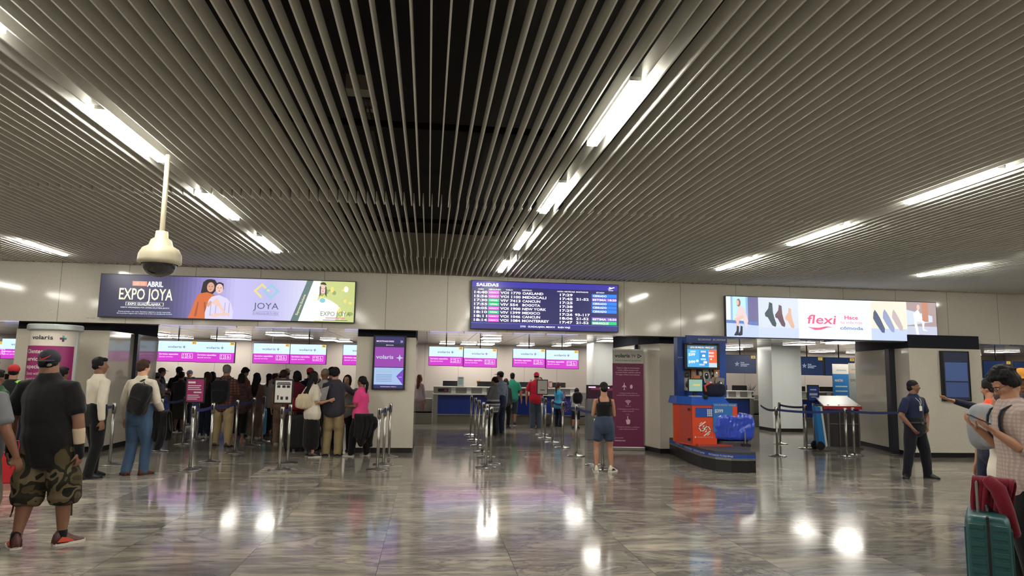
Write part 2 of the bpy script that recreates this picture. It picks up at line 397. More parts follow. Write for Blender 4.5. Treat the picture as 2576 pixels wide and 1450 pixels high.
block([rC, (rD[0], rC[1]), (rD[0], 16.6), rA], 'long stone-clad pillar behind the security guard', [(rB[0]-.01, rB[1]-.02, .09)])
def column(px0, px1, py, label, dep=.9):
    a = G(px0, py); b = G(px1, py); t = thing('white_column', label, 'column', ((a[0]+b[0])/2, a[1]+dep/2, 0))
    h = (b[0]-a[0])/2
    MB().box(-h, h, -dep/2, dep/2, .1, HZ, M_WHITECOL).build('shaft', t); MB().box(-h*.99, h*.99, -dep/2+.005, dep/2, 0, .1, M_BASE).build('plinth', t)
column(1493, 1560, 1083, 'white square column behind the roll-up banner')
column(1946, 2017, 1087, 'white square column beside the podium and belts')
# ------------------------------------------------------------------ lights
M_STRIP = glow('linear lamp diffuser', (255,252,240), STRIP_POWER)
M_PANEL = glow('square lamp diffuser', (255,250,240), PANEL_POWER)
def strip():
    t = thing('ceiling_light', 'long linear white light set between the ceiling slats', 'light', (0,0,0), 0, 'linear ceiling lights')
    MB().box(-.042, .042, -.619, .619, .0, .03, M_STEEL2).build('housing', t)
    MB().box(-.04, .04, -.617, .617, -.03, -.0005, M_STRIP).build('diffuser', t); return t
st0 = strip(); index_kids(st0); first = True
def snap(x): return XL+.05+S0*round((x-XL-.05-S0/2)/S0)+S0/2+.012
L = 1.238
for (x, y0) in ((1.258-3.793*2, 11.40), (1.258-3.793, 5.314), (1.258, 4.195), (1.258+3.793, 5.494), (1.258+3.793*2, 10.33), (1.258+3.793*3, 10.33), (1.258-3.793*3, 11.4)):
    y = y0+L/2
    while y > YB+1.5: y -= 2*L
    y += 2*L
    while y < WY-.6:
        lx = snap(x)
        if y < 2.5 and (round(y/(2*L)) % 2): y += 2*L; continue
        if first: st0.location = (lx, y, CZ-.002); first = False
        else: dup(st0, (lx, y, CZ-.002))
        y += 2*L
def panel():
    t = thing('ceiling_panel_light', 'flat rectangular light in the low metal ceiling of the counter hall', 'light', (0,0,0), 0, 'hall ceiling lights')
    MB().box(-.27, .27, -.45, .45, -.012, 0, M_STEEL2).build('frame', t)
    MB().box(-.25, .25, -.43, .43, -.018, -.0125, M_PANEL).build('diffuser', t); return t
p0 = panel(); index_kids(p0); first = True
for px, py in ((410,849),(700,842),(590,856),(460,857),(760,848),(830,855),(20,846),(60,857),(1237,857),(1120,871),(1208,873),(1222,864),(1300,874),(1448,861),(1412,869),(1467,879),(1860,872),(1955,884),(2085,890),(1830,880),(1900,893),(2110,898),(2140,889),(2520,885),(2380,894),(550,862),(660,862),(870,860),(965,862),(1160,878),(330,840),(1600,880),(355,1302),(570,1307),(1225,1333),(2025,1336),(2130,1374),(1760,1345),(2340,1392)):  # last pair is made up, added to throw light on the column fronts
    g = G(px, py, HZ) if py < 1000 else G(px, py, -HZ); l = (g[0], min(max(g[1], WY+1.1), YH-.9), HZ-.0065)
    if first: p0.location = l; first = False
    else: dup(p0, l)
for l in ((3.9,16.0,HZ-.0065),(5.0,19.0,HZ-.0065),(11.0,17.4,HZ-.0065)): dup(p0, l)  # extra panels, invented to brighten the dark fronts of the white columns
# things up in the dark void over the slats
M_GB = mat('pale duct box', (150,145,135), .6)
a = G(901, 216, 3.9); t = MB().box(-.09, .09, -.08, .08, -.06, .06, M_GB).build('junction_box', loc=a); tag(t, 'pale square box in the dark void over the slats', 'box')
a = G(922, 270, 3.9); m_ = MB()
for k in range(4): m_.box(-.07+k*.036, -.05+k*.036, -.04, .04, -.03, .03, M_GB)
m_.box(-.08, .09, -.05, .05, .03, .05, M_GB); tag(m_.build('cable_bracket', loc=a), 'small pale cable bracket above the slats', 'bracket')
a = G(858, 441, 3.8); m_ = MB(); m_.lathe([(0, -.05), (.07, -.05), (.1, -.02), (.1, .03), (0, .05)], M_GB, 16); tag(m_.build('ceiling_speaker', loc=a, smooth=True), 'round pale ceiling speaker up in the dark void', 'speaker')
m_ = MB(); a = Vector(G(925, 275, 3.95)); b = Vector(G(985, 560, 3.95)); m_.tube([a, b], [.025, .025], mat('dark conduit', (40,38,36), .6), 8); tag(m_.build('conduit'), 'thin dark conduit running over the slats', 'pipe')
# dome camera hanging on a pole
cx, cy, cz = G(423, 392, CZ); M_CAM = mat('ivory camera housing', (196,186,160), .45)
Y0 = cy; bz = AT(409, 655, Y0)[2]; bx = AT(409, 640, Y0)[0]
t = thing('dome_camera', 'ivory dome security camera hanging on a long pole from the slat ceiling', 'camera', (cx, cy, bz))
MB().tube([(0,0,.14), (0,0,CZ-bz)], [.022, .022], M_CAM, 12).build('pole', t, smooth=True)
MB().lathe([(0, .26), (.05, .26), (.055, .2), (.085, .18), (.1, .13), (.15, .1), (.175, .05), (.18, 0), (.18, -.03), (.15, -.04)], M_CAM, 32).build('housing', t, smooth=True)
M_DOME = mat('smoked dome plastic', (40,38,42), .05, coat=1)
MB().ell((0,0,-.035), (.14,.14,.12), M_DOME, n=28, k=16).build('dome', t, smooth=True)
MB().lathe([(.136, -.04), (.136, -.06), (.131, -.075), (.131, -.04)], M_STEEL, 28).build('trim_ring', t, smooth=True)
# ------------------------------------------------------------------ big LED boards on the bulkhead
def rect_at(px0, py0, px1, py1, px2, py2, px3, py3, Y):   # TL TR BR BL
    a, b, c_, d = AT(px0,py0,Y), AT(px1,py1,Y), AT(px2,py2,Y), AT(px3,py3,Y)
    x0, x1 = (a[0]+d[0])/2, (b[0]+c_[0])/2; z1 = (a[2]+b[2])/2; z0 = (c_[2]+d[2])/2
    return x0, x1, z0, z1
M_CASE = mat('dark screen casing', (20,20,26), .4)
def board(name, label, cat, R, Y, dep=.08):
    x0, x1, z0, z1 = R; t = thing(name, label, cat, ((x0+x1)/2, Y, z0)); W, H = x1-x0, z1-z0
    MB().box(-W/2-.015, W/2+.015, .004, dep, -.015, H+.015, M_CASE).build('casing', t)
    return t, W, H
def starm(mb, cx, cz, r, cols, y):   # four-point airline star
    for k, m in enumerate(cols):
        a = PI/2*k; d = (math.cos(a), math.sin(a)); n_ = (-d[1], d[0])
        mb.poly([(cx, cz), (cx+n_[0]*r*-.22+d[0]*r*.22, cz+n_[1]*r*-.22+d[1]*r*.22), (cx+d[0]*r, cz+d[1]*r), (cx+n_[0]*r*.22+d[0]*r*.22, cz+n_[1]*r*.22+d[1]*r*.22)], y, m)
def ngon(cx, cz, rx, rz, n=20, a0=0, a1=2*PI): return [(cx+rx*math.cos(a0+(a1-a0)*i/n), cz+rz*math.sin(a0+(a1-a0)*i/n)) for i in range(n)]
# departures board
BY = 13.66
t, W, H = board('departures_board', 'wide navy departures board listing flights over the middle opening', 'flight board', rect_at(1187,703,1553,722,1555,836,1185,825, BY), BY)
gb, gt, gf = glow('board navy', (34,34,92), 1), glow('board band blue', (56,48,160), 1), glow('board footer blue', (40,38,120), 1)
gl = glow('board rule', (110,110,230), 1); gw = glow('board white text', (255,250,255), 1.25); gp = glow('row airline pink', (238,92,215), 1.1); gg = glow('row airline green', (40,200,130), 1.1)
gbl = glow('status blue', (14,120,240), 1.1); gpu = glow('status violet', (120,90,205), 1.1); gem = glow('status green', (0,196,120), 1.1)
s = MB(); Z = lambda v: H*(1-v); X = lambda u: -W/2+W*u
s.quad(-W/2, W/2, 0, H, 0, gb); s.quad(-W/2, W/2, Z(.12), H, -.001, gt); s.quad(-W/2, W/2, 0, Z(.885), -.001, gf); s.quad(-W/2, W/2, Z(.887), Z(.88), -.002, gl)
s.build('display', t)
rowm = []
l = MB(); text(l, 'SALIDAS', X(.03), Z(.105), H*.062, gw, -.003, bold=.03, width=W*.15)
for u, st in ((.043,'HORA'),(.112,'AEROLINEA'),(.228,'VUELO'),(.34,'DESTINO'),(.58,'HORA ABORDAJE'),(.71,'MOSTRADOR'),(.85,'ESTADO')): text(l, st, X(u), Z(.185), H*.026, gw, -.003, bold=.012, width=W*.011*len(st)*.85)
rows = [('14:40','v','VOI 1770','OAKLAND','17:29','',('CERRADO','b')),('15:56','v','VOI 1100','MEXICALI','17:45','21-52',('ESTIMA 18:20','p')),('17:30','g','VIV 7413','CANCUN','17:25','',('CERRADO','b')),
 ('17:55','g','VIV 554','BOGOTA','17:38','',('CERRADO','b')),('18:05','v','VOI 1900','NEW YORK','17:29','',('CERRADO','b')),('18:10','g','VIV 1399','MEXICO','17:26','93-117',None),
 ('18:11','v','VOI 1046','CANCUN','18:06','21-52',('ESTIMA 18:50','p')),('18:14','v','VOI 1084','MONTERREY','17:47','21-52',('EMBARQUE','g'))]
L0 = l
for i, (h_, al, fl_, de, bo, mo, stt) in enumerate(rows):
    l = chips = MB(); rowm.append(l)
    z = Z(.248+.0835*i); hh = H*.05
    text(l, h_, X(.018), z-hh*.25, hh, gw, -.003, bold=.025, width=W*.088)
    chips.quad(X(.112), X(.185), z-H*.02, z+H*.048, -.002, gp if al == 'v' else gg)
    text(l, 'volaris +' if al == 'v' else 'viva', X(.1485), z, H*.022 if al == 'v' else H*.034, gw, -.003, 'c', width=W*(.06 if al == 'v' else .05), bold=.01)
    text(l, fl_, X(.192), z-hh*.25, hh, gw, -.003, bold=.025, width=W*.0172*len(fl_)); text(l, de, X(.342), z-hh*.25, hh, gw, -.003, bold=.025, width=W*.0203*len(de))
    text(l, bo, X(.598), z-hh*.4, hh, gw, -.003, bold=.025, width=W*.088)
    if mo: text(l, mo, X(.754), z-hh*.4, hh, gw, -.003, 'c', bold=.025, width=W*.0172*len(mo))
    if stt:
        chips.quad(X(.818), X(.992), z-H*.03, z+H*.042, -.002, {'b': gbl, 'p': gpu, 'g': gem}[stt[1]])
        text(l, stt[0], X(.826), z-H*.018, H*.04, gw, -.003, bold=.02, width=W*.0137*len(stt[0]))
l = L0
for q in rowm: q.build('flight_row', t)
text(l, '27/03   GUADALAJARA, MEXICO    BUEN VIAJE', 0, Z(.955), H*.034, gw, -.003, 'c', bold=.015, width=W*.34)
l.poly([(X(.93),Z(.085)),(X(.965),Z(.05)),(X(.975),Z(.045)),(X(.98),Z(.055)),(X(.94),Z(.1))], -.003, gw); l.poly([(X(.935),Z(.05)),(X(.945),Z(.045)),(X(.965),Z(.075)),(X(.955),Z(.08))], -.003, gw)
l.quad(X(.935), X(.968), Z(.125), Z(.115), -.003, gw)
l.build('lettering', t)
# jewellery fair board
t, W, H = board('advertising_board', 'long jewellery fair advertising board over the left queue', 'advertising board', rect_at(255,690,893,710,890,812,248,795, BY), BY)
X = lambda u: -W/2+W*u; Z = lambda v: H*(1-v)
s = MB(); n_ = 48
gr = [(0,(28,28,62)),(.25,(52,50,96)),(.38,(132,122,186)),(.52,(196,190,236)),(.66,(190,186,232)),(.8,(214,214,240))]
def gcol(u):
    for (a, ca), (b, cb) in zip(gr, gr[1:]):
        if u <= b: k = (u-a)/(b-a); return tuple(p+(q-p)*k for p, q in zip(ca, cb))
    return gr[-1][1]
for k in range(n_):
    u0, u1 = .8*k/n_, .8*(k+1)/n_; s.quad(X(u0), X(u1), 0, H, 0, glow('fair backdrop shade %d' % k, gcol((u0+u1)/2), .95))
lg, wc, yl = glow('leafy photo green', (196,206,130), .95), glow('leafy photo white', (236,238,232), 1.05), glow('leafy photo yellow', (226,214,110), 1)
s.poly([(X(.8),Z(1)),(X(1),Z(1)),(X(1),H),(X(.8),H)], 0, lg)
s.poly([(X(.745),0),(X(.775),0),(X(.83),H),(X(.805),H)], -.002, glow('fair band green', (96,122,118), .9))
s.poly([(X(.775),0),(X(.84),0),(X(.86),H),(X(.83),H)], -.002, wc)
rr_ = random.Random(5)
for k in range(40):
    s.poly(ngon(X(rr_.uniform(.855,.985)), Z(rr_.uniform(.08,.92)), W*rr_.uniform(.004,.012), H*rr_.uniform(.02,.08), 9, k, k+2*PI), -.0025-.00003*k, [wc, yl, lg, glow('leafy photo olive', (150,168,96), .9)][k % 4])
s.build('display', t)
fg = MB(); sk1, sk2 = glow('ad skin warm', (214,160,138), .95), glow('ad skin light', (236,196,182), .95); hr = glow('ad hair dark', (38,26,34), .8); orr = glow('ad orange satin', (208,104,52), .95); lav = glow('ad lavender blouse', (212,206,236), 1)
lipm, eym = glow('ad lips', (190,90,96), .9), glow('ad eyes', (50,38,46), .8); ors = glow('ad orange fold', (168,78,38), .9); lvs = glow('ad lavender fold', (176,170,212), .95)
def adface(u, v, r, skin, y):
    cx, cz = X(u), Z(v)
    fg.poly(ngon(cx, cz, r*.72, r, 20), y, skin)
    for sx in (-1, 1):
        fg.poly(ngon(cx+sx*r*.28, cz+r*.12, r*.13, r*.06, 8), y-.0006, eym); fg.poly([(cx+sx*r*.12,cz+r*.28),(cx+sx*r*.45,cz+r*.32),(cx+sx*r*.45,cz+r*.26)][::1 if sx > 0 else -1], y-.0006, eym)
    fg.poly(ngon(cx, cz-r*.48, r*.2, r*.08, 10), y-.0006, lipm); fg.poly([(cx-r*.06,cz-r*.2),(cx+r*.08,cz-r*.2),(cx,cz+r*.1)], y-.0005, glow('ad nose shade', (196,140,122), .9))
# woman in orange behind, woman in lavender in front
fg.build('backdrop', t) if fg.v else None
fg.poly([(X(.385),Z(.38)),(X(.392),Z(.12)),(X(.405),Z(.055)),(X(.42),Z(.04)),(X(.437),Z(.055)),(X(.447),Z(.14)),(X(.445),Z(.3)),(X(.43),Z(.42))], -.003, hr)
fg.poly([(X(.34),0),(X(.352),Z(.82)),(X(.365),Z(.55)),(X(.378),Z(.4)),(X(.41),Z(.36)),(X(.44),Z(.42)),(X(.45),Z(.75)),(X(.43),0)], -.0035, orr)
fg.poly([(X(.365),Z(.95)),(X(.375),Z(.6)),(X(.38),Z(.6)),(X(.374),Z(.95))], -.0038, ors); fg.poly([(X(.405),Z(.95)),(X(.4),Z(.6)),(X(.406),Z(.6)),(X(.415),Z(.95))], -.0038, ors)
adface(.4225, .235, H*.12, sk1, -.004)
fg.poly(ngon(X(.421), Z(.115), W*.0125, H*.06, 12, 0, PI), -.0052, hr)
fg.build('woman_in_orange_picture', t); fg = MB()
fg.poly([(X(.44),Z(.3)),(X(.443),Z(.15)),(X(.456),Z(.11)),(X(.472),Z(.14)),(X(.474),Z(.28))], -.0055, hr)
fg.poly([(X(.408),0),(X(.406),Z(.86)),(X(.418),Z(.55)),(X(.43),Z(.46)),(X(.458),Z(.42)),(X(.49),Z(.5)),(X(.507),Z(.62)),(X(.517),Z(.82)),(X(.515),0)], -.006, lav)
for u in (.425, .445, .48, .497): fg.poly([(X(u),Z(.92)),(X(u+.002),Z(.6)),(X(u+.005),Z(.6)),(X(u+.004),Z(.92))], -.0065, lvs)
adface(.457, .265, H*.12, sk2, -.007)
fg.poly(ngon(X(.457), Z(.155), W*.011, H*.045, 12, 0, PI), -.0082, hr)
fg.poly([(X(.43),Z(.62)),(X(.447),Z(.5)),(X(.453),Z(.5)),(X(.47),Z(.68)),(X(.485),Z(.82)),(X(.478),Z(.86)),(X(.462),Z(.72))], -.0085, sk2)
fg.poly([(X(.43),Z(.88)),(X(.5),Z(.84)),(X(.503),Z(.9)),(X(.43),Z(.95))], -.0088, sk2)
fg.poly([(X(.41),Z(.68)),(X(.425),Z(.56)),(X(.432),Z(.6)),(X(.42),Z(.72))], -.0088, sk1)
fg.build('woman_in_lavender_picture', t); fg = MB()
# small portrait at the right
adface(.87, .2, H*.11, sk2, -.005); fg.poly(ngon(X(.87), Z(.1), W*.013, H*.07, 12, 0, PI), -.0062, hr); fg.poly([(X(.857),Z(.4)),(X(.856),Z(.15)),(X(.861),Z(.12)),(X(.862),Z(.33))], -.0062, hr); fg.poly([(X(.879),Z(.33)),(X(.879),Z(.12)),(X(.884),Z(.15)),(X(.886),Z(.4))], -.0062, hr)
fg.poly([(X(.825),Z(.98)),(X(.84),Z(.6)),(X(.86),Z(.42)),(X(.88),Z(.42)),(X(.91),Z(.5)),(X(.935),Z(.6)),(X(.925),Z(.98))], -.0045, wc)
fg.poly(ngon(X(.87), Z(.48), W*.012, H*.06, 12), -.0055, glow('ad turquoise necklace', (130,196,206), .95))
fg.build('portrait_picture', t)
l = MB(); cream = glow('ad cream lettering', (250,238,200), 1.15); gwt = glow('ad white lettering', (240,244,255), 1.15); salm = glow('ad salmon chip', (255,138,110), 1.1); dk = glow('ad slate lettering', (88,96,120), .8)
l.quad(X(.12), X(.175), Z(.255), Z(.145), -.003, salm)
text(l, '08-10', X(.147), Z(.24), H*.075, glow('ad chip lettering', (255,196,170), 1), -.004, 'c', width=W*.04)
text(l, 'ABRIL', X(.176), Z(.265), H*.12, gwt, -.004, width=W*.062, bold=.03)
text(l, 'EXPO JOYA', X(.175), Z(.585), H*.265, cream, -.004, 'c', width=W*.205, bold=.012)
text(l, 'EXPO GUADALAJARA', X(.171), Z(.715), H*.052, gwt, -.004, 'c', width=W*.125, bold=.02)
for (a, b, c1, c2) in ((.1,.245,.645,.65),(.1,.245,.725,.73),(.1,.102,.645,.73),(.243,.245,.645,.73)): l.quad(X(a), X(b), Z(c2), Z(c1), -.004, cream)
text(l, 'EVENTO ORGANIZADO POR CÁMARA DE JOYERÍA JALISCO', X(.175), Z(.79), H*.03, gwt, -.004, 'c', width=W*.185)
text(l, 'Evento privado y sin costo. Exclusivo negocios y socios mayoristas.', X(.175), Z(.885), H*.026, gwt, -.004, 'c', width=W*.2)
text(l, 'No se permite el ingreso sólo a mayores de 12 años con identificación. R.U.G.A', X(.175), Z(.93), H*.026, gwt, -.004, 'c', width=W*.21)
text(l, 'JOYA', X(.645), Z(.73), H*.15, dk, -.004, 'c', width=W*.1)
text(l, 'EL NEGOCIO DE TU VIDA', X(.645), Z(.855), H*.04, dk, -.004, 'c', width=W*.1)
for z0, z1 in ((.79,.795),(.87,.875)): l.quad(X(.592), X(.698), Z(z1), Z(z0), -.004, dk)
def diamond(cx, cz, r, th, m, y, gap):
    for k in range(4):
        if k == gap: continue
        a0, a1 = PI/2*k, PI/2*(k+1); o = lambda a, q: (cx+q*math.cos(a)*1.05, cz+q*math.sin(a))
        l.poly([o(a0, r-th), o(a0, r), o(a1, r), o(a1, r-th)], y, m)
diamond(X(.625), Z(.29), H*.19, H*.07, glow('linked logo gold', (226,212,140), 1), -.004, 3)
diamond(X(.662), Z(.29), H*.19, H*.07, glow('linked logo aqua', (150,196,214), 1), -.0045, 9)
text(l, 'EXPO JOYA', X(.925), Z(.86), H*.11, glow('ad green lettering', (110,130,96), .85), -.006, 'c', width=W*.12)
l.quad(X(.885), X(.965), Z(.92), Z(.895), -.006, glow('ad pink line', (226,130,150), 1)); l.quad(X(.875), X(.975), Z(.97), Z(.955), -.006, dk)
text(l, 'Expoventa Exclusiva', 0, 0, H*.055, cream, 0, width=W*.09, mp=lambda a, b: (X(.772)+a*.33-b*.95, -.004, Z(.86)+a*.95+b*.33))
l.build('lettering', t)
# shoe board
t, W, H = board('advertising_board', 'long pale blue shoe advertising board over the right opening', 'advertising board', rect_at(1826,744,2355,764,2357,856,1828,852, BY), BY)
X = lambda u: -W/2+W*u; Z = lambda v: H*(1-v)
s = MB(); pale = glow('shoe ad pale sky', (220,234,248), 1.15); s.quad(-W/2, W/2, 0, H, 0, pale)
ad = lambda n, c, k=1.0: glow('shoe ad '+n, c, k)
s.quad(X(0), X(.148), 0, H, -.002, ad('room blue', (150,184,226))); s.quad(X(0), X(.02), Z(.6), H, -.003, ad('window bright', (214,236,255), 1.2)); s.quad(X(.03), X(.09), Z(.6), H, -.003, ad('window mid', (180,222,244), 1.1)); s.quad(X(.1), X(.148), Z(.7), H, -.003, ad('door violet', (110,106,150)))
s.poly([(X(0),0),(X(.148),0),(X(.148),Z(.72)),(X(0),Z(.62))], -.0035, ad('tile floor', (190,206,240))); s.poly([(X(0),Z(.66)),(X(.148),Z(.68)),(X(.148),Z(.62)),(X(0),Z(.58))], -.004, ad('bench blue', (96,124,190)))
s.quad(X(.148), X(.335), 0, H, -.002, ad('boot backdrop', (206,214,226), 1.05)); s.quad(X(.148), X(.335), 0, Z(.75), -.003, ad('boot floor', (196,208,232), 1.05))
s.quad(X(.68), X(.855), 0, H, -.002, ad('sneaker backdrop', (232,226,208), 1.05)); s.quad(X(.68), X(.855), 0, Z(.7), -.003, ad('sneaker floor', (190,204,232), 1.05))
s.quad(X(.855), X(1), 0, H, -.002, ad('lounge wall', (170,150,150))); s.poly([(X(.855),Z(.6)),(X(.98),Z(.5)),(X(.98),Z(.35)),(X(.855),Z(.2))], -.003, ad('lounge sofa', (206,216,232))); s.quad(X(.855), X(1), 0, Z(.62), -.0035, ad('lounge floor', (196,200,220))); s.quad(X(.93), X(.96), Z(.5), H, -.0032, ad('lounge pillar', (190,130,104)))
s.build('display', t)
def shoe_ad(cx, cz, sx, sz, m, pts, y): s2.poly([(X(cx)+a*sx*W, Z(cz)+b*sz*H) for a, b in pts], y, m)
s2 = MB(); boot = [(-.5,.05),(-.45,-.1),(-.2,-.15),(.25,-.55),(.6,-.62),(.68,-.45),(.5,-.2),(.35,.1),(.3,.55),(-.02,.62),(-.12,.3)]
shoe_ad(.2, .42, .045, .5, ad('boot green', (58,78,88), .9), boot, -.005); s2.build('boot_picture', t); s2 = MB(); shoe_ad(.245, .45, .04, .45, ad('boot brown', (104,72,88), .9), boot, -.0055); s2.build('boot_picture', t); s2 = MB(); shoe_ad(.29, .5, .036, .42, ad('boot tan', (222,176,152)), boot, -.006); s2.build('boot_picture', t); s2 = MB()
snk = [(-.45,.4),(-.3,.55),(-.05,.35),(.2,.1),(.6,-.4),(.55,-.62),(.3,-.6),(-.2,-.2),(-.5,.1)]
shoe_ad(.715, .5, .05, .5, ad('sneaker navy', (84,98,128), .9), snk, -.005); s2.build('sneaker_picture', t); s2 = MB(); shoe_ad(.762, .48, .05, .5, ad('sneaker grey', (150,160,196)), snk, -.0055); s2.build('sneaker_picture', t); s2 = MB(); shoe_ad(.805, .46, .046, .46, ad('sneaker taupe', (196,178,180)), snk, -.006); s2.build('sneaker_picture', t); s2 = MB()
# seated woman in a coat at the left
skn = ad('skin', (232,190,174)); coat = ad('coat', (226,206,206)); hair2 = ad('hair', (150,120,112), .9)
s2.poly([(X(.04),Z(.5)),(X(.06),Z(.2)),(X(.085),Z(.28)),(X(.1),Z(.6)),(X(.09),Z(.8)),(X(.075),Z(.55))], -.006, coat)
s2.poly(ngon(X(.057), Z(.15), W*.01, H*.1, 14), -.0062, hair2); s2.poly(ngon(X(.053), Z(.15), W*.006, H*.065, 14), -.0066, skn)
s2.poly([(X(.035),Z(.55)),(X(.075),Z(.45)),(X(.08),Z(.52)),(X(.058),Z(.6)),(X(.055),Z(.8)),(X(.045),Z(.8)),(X(.045),Z(.62))], -.0068, skn)
for a in (.045, .062): s2.poly([(X(a-.002),Z(.97)),(X(a-.012),Z(.96)),(X(a),Z(.85)),(X(a+.002),Z(.72)),(X(a+.012),Z(.74)),(X(a+.01),Z(.95))], -.007, ad('ankle boot black', (34,40,62), .8))
s2.build('seated_woman_picture', t); s2 = MB()
# seated figure at the right
s2.poly([(X(.885),Z(.3)),(X(.91),Z(.18)),(X(.93),Z(.4)),(X(.925),Z(.5)),(X(.89),Z(.48))], -.006, ad('white shirt', (238,240,236))); s2.poly(ngon(X(.912), Z(.13), W*.008, H*.07, 12), -.0062, skn)
s2.poly([(X(.888),Z(.5)),(X(.9),Z(.46)),(X(.912),Z(.9)),(X(.925),Z(.98)),(X(.91),Z(.98)),(X(.897),Z(.82))], -.0065, ad('white trousers', (232,236,240), 1.1)); s2.poly([(X(.925),Z(.45)),(X(.94),Z(.5)),(X(.935),Z(.68)),(X(.955),Z(.74)),(X(.93),Z(.72))], -.0065, ad('white trousers', (232,236,240), 1.1))
s2.build('seated_man_picture', t)
l = MB(); red = glow('shoe brand pink red', (236,92,132), 1.05); gry = glow('shoe ad grey lettering', (140,150,190), .95)
text(l, 'flexi', X(.44), Z(.62), H*.22, red, -.004, 'c', width=W*.135, bold=.012, shear=.18)
l.poly([(X(.375),Z(.7)),(X(.4),Z(.72)),(X(.43),Z(.72)),(X(.465),Z(.68)),(X(.5),Z(.7)),(X(.47),Z(.71)),(X(.44),Z(.77)),(X(.41),Z(.78))], -.004, red)
text(l, 'Hace', X(.585), Z(.49), H*.09, red, -.004, 'c', width=W*.065, bold=.03); text(l, 'tu vida más', X(.585), Z(.6), H*.07, glow('shoe ad soft pink', (240,160,190), 1), -.004, 'c', width=W*.105, bold=.015); text(l, 'cómoda', X(.585), Z(.75), H*.08, gry, -.004, 'c', width=W*.11, bold=.03)
l.build('lettering', t)
# small wall stickers on the bulkhead
def tiny(px, py, s_, h, label, m=M_BLK):
    a = AT(px, py, WY-.003); l = MB(); text(l, s_, 0, 0, h, m, 0, 'c'); o = l.build('wall_marking', loc=a); tag(o, label, 'marking')
tiny(228, 802, 'CAP. KILOS 80', .016, 'tiny dark lettering at the lower edge of the wall beside the jewellery board')
tiny(1800, 845, 'CAP. KILOS 80', .016, 'tiny dark lettering at the lower edge of the wall beside the shoe board')
# ------------------------------------------------------------------ counter screens hanging in the hall
SY = 20.2
sw, sb, sm, sy_, st_ = glow('screen sky white', (206,232,252), 1.05), glow('screen blue white', (178,214,248), 1.05), glow('screen magenta', (206,62,200), 1.0), glow('screen number tab', (244,206,110), 1), glow('screen slate text', (76,92,116), .8)
stw = glow('screen white text', (255,226,255), 1.1); snv, snv2 = glow('idle screen navy', (30,48,82), .75), glow('idle screen white', (190,205,225), .9)
starc = [glow('star cyan', (60,170,200), 1), glow('star green', (90,170,120), 1), glow('star magenta', (200,70,170), 1), glow('star violet', (90,80,170), 1)]
def wheelchair(mb, cx, cz, h, m, y):
    mb.poly(ngon(cx-h*.05, cz+h*.38, h*.09, h*.09, 8), y, m)
    mb.poly([(cx-h*.1,cz+h*.28),(cx,cz+h*.28),(cx+.02*h,cz+h*.02),(cx+h*.22,cz+h*.0),(cx+h*.3,cz-h*.25),(cx+h*.22,cz-h*.25),(cx+h*.15,cz-h*.08),(cx-h*.1,cz-h*.08)], y, m)
    for k in range(9):
        a0, a1 = PI*.75+PI*1.25*k/9, PI*.75+PI*1.25*(k+1)/9; f_ = lambda a, q: (cx-h*.03+q*math.cos(a), cz-h*.12+q*math.sin(a))
        mb.poly([f_(a0,h*.2), f_(a0,h*.28), f_(a1,h*.28), f_(a1,h*.2)], y, m)
def airline_screen(px0, py0, px1, py1, num, label, kind='v', Y=SY):
    a, b = AT(px0, py0, Y), AT(px1, py1, Y); W = b[0]-a[0]; H = .565*W/1.0
    zc = (a[2]+b[2])/2; t = thing('counter_screen', label, 'screen', ((a[0]+b[0])/2, Y, zc-H/2), 0, 'counter screens')
    MB().box(-W/2, W/2, .005, .09, -.0, H, M_CASE).build('casing', t)
    MB().tube([(0,.05,H), (0,.05,HZ-zc+H/2)], [.018,.018], M_CASE, 8).build('hanger_pole', t)
    w2 = W/2-.012; s = MB(); l = MB()
    if kind == 'v':
        s.quad(-w2, w2, H*.48, H-.012, 0, sw); s.quad(-w2, w2, .012, H*.48, 0, sm)
        s.quad(w2-.13, w2-.005, H-.095, H-.012, -.002, sy_)
        text(l, num, w2-.068, H-.08, .055, st_, -.004, 'c', bold=.015)
        text(l, 'volaris', -.07, H*.66, .058, st_, -.004, 'c', width=.36, bold=.008)
        starm(l, .18, H*.71, .055, starc, -.004)
        text(l, 'Servicios especiales', -w2+.04, H*.33, .042, stw, -.004, width=.5, bold=.02)
        text(l, 'Special services', -w2+.04, H*.21, .036, stw, -.004, width=.36, shear=.2)
        for cx in (.2, .35):
            for (x0_, x1_, z0_, z1_) in ((-.07,.07,.06,.068),(-.07,.07,-.068,-.06),(-.07,-.062,-.068,.068),(.062,.07,-.068,.068)): l.quad(cx+x0_, cx+x1_, H*.29+z0_, H*.29+z1_, -.004, stw)
        for q in ((-.03,.028),(.03,.028),(-.03,-.034),(.03,-.034)): l.poly(ngon(.2+q[0], H*.29+q[1], .013, .022, 8), -.004, stw)
        wheelchair(l, .35, H*.29, .11, stw, -.004)
    else:
        s.quad(-w2, w2, .012, H-.012, 0, snv); s.quad(w2-.15, w2-.01, H-.105, H-.015, -.002, glow('idle number tab', (214,176,60), .8)); text(l, num, w2-.08, H-.085, .055, st_, -.004, 'c', bold=.02)
        for k in range(5):
            a0 = PI/2+2*PI*k/5; l.poly([(-.12+.02*math.cos(a0-.6),H*.5+.02*math.sin(a0-.6)),(-.12+.085*math.cos(a0),H*.5+.085*math.sin(a0)),(-.12+.02*math.cos(a0+.6),H*.5+.02*math.sin(a0+.6))], -.004, snv2)
        for k, q in enumerate(('Grupo','Aeroportuario','del Pacífico')): text(l, q, -.01, H*.56-k*.05, .032, snv2, -.004, bold=.02)
    s.build('display', t); l.build('lettering', t); return t
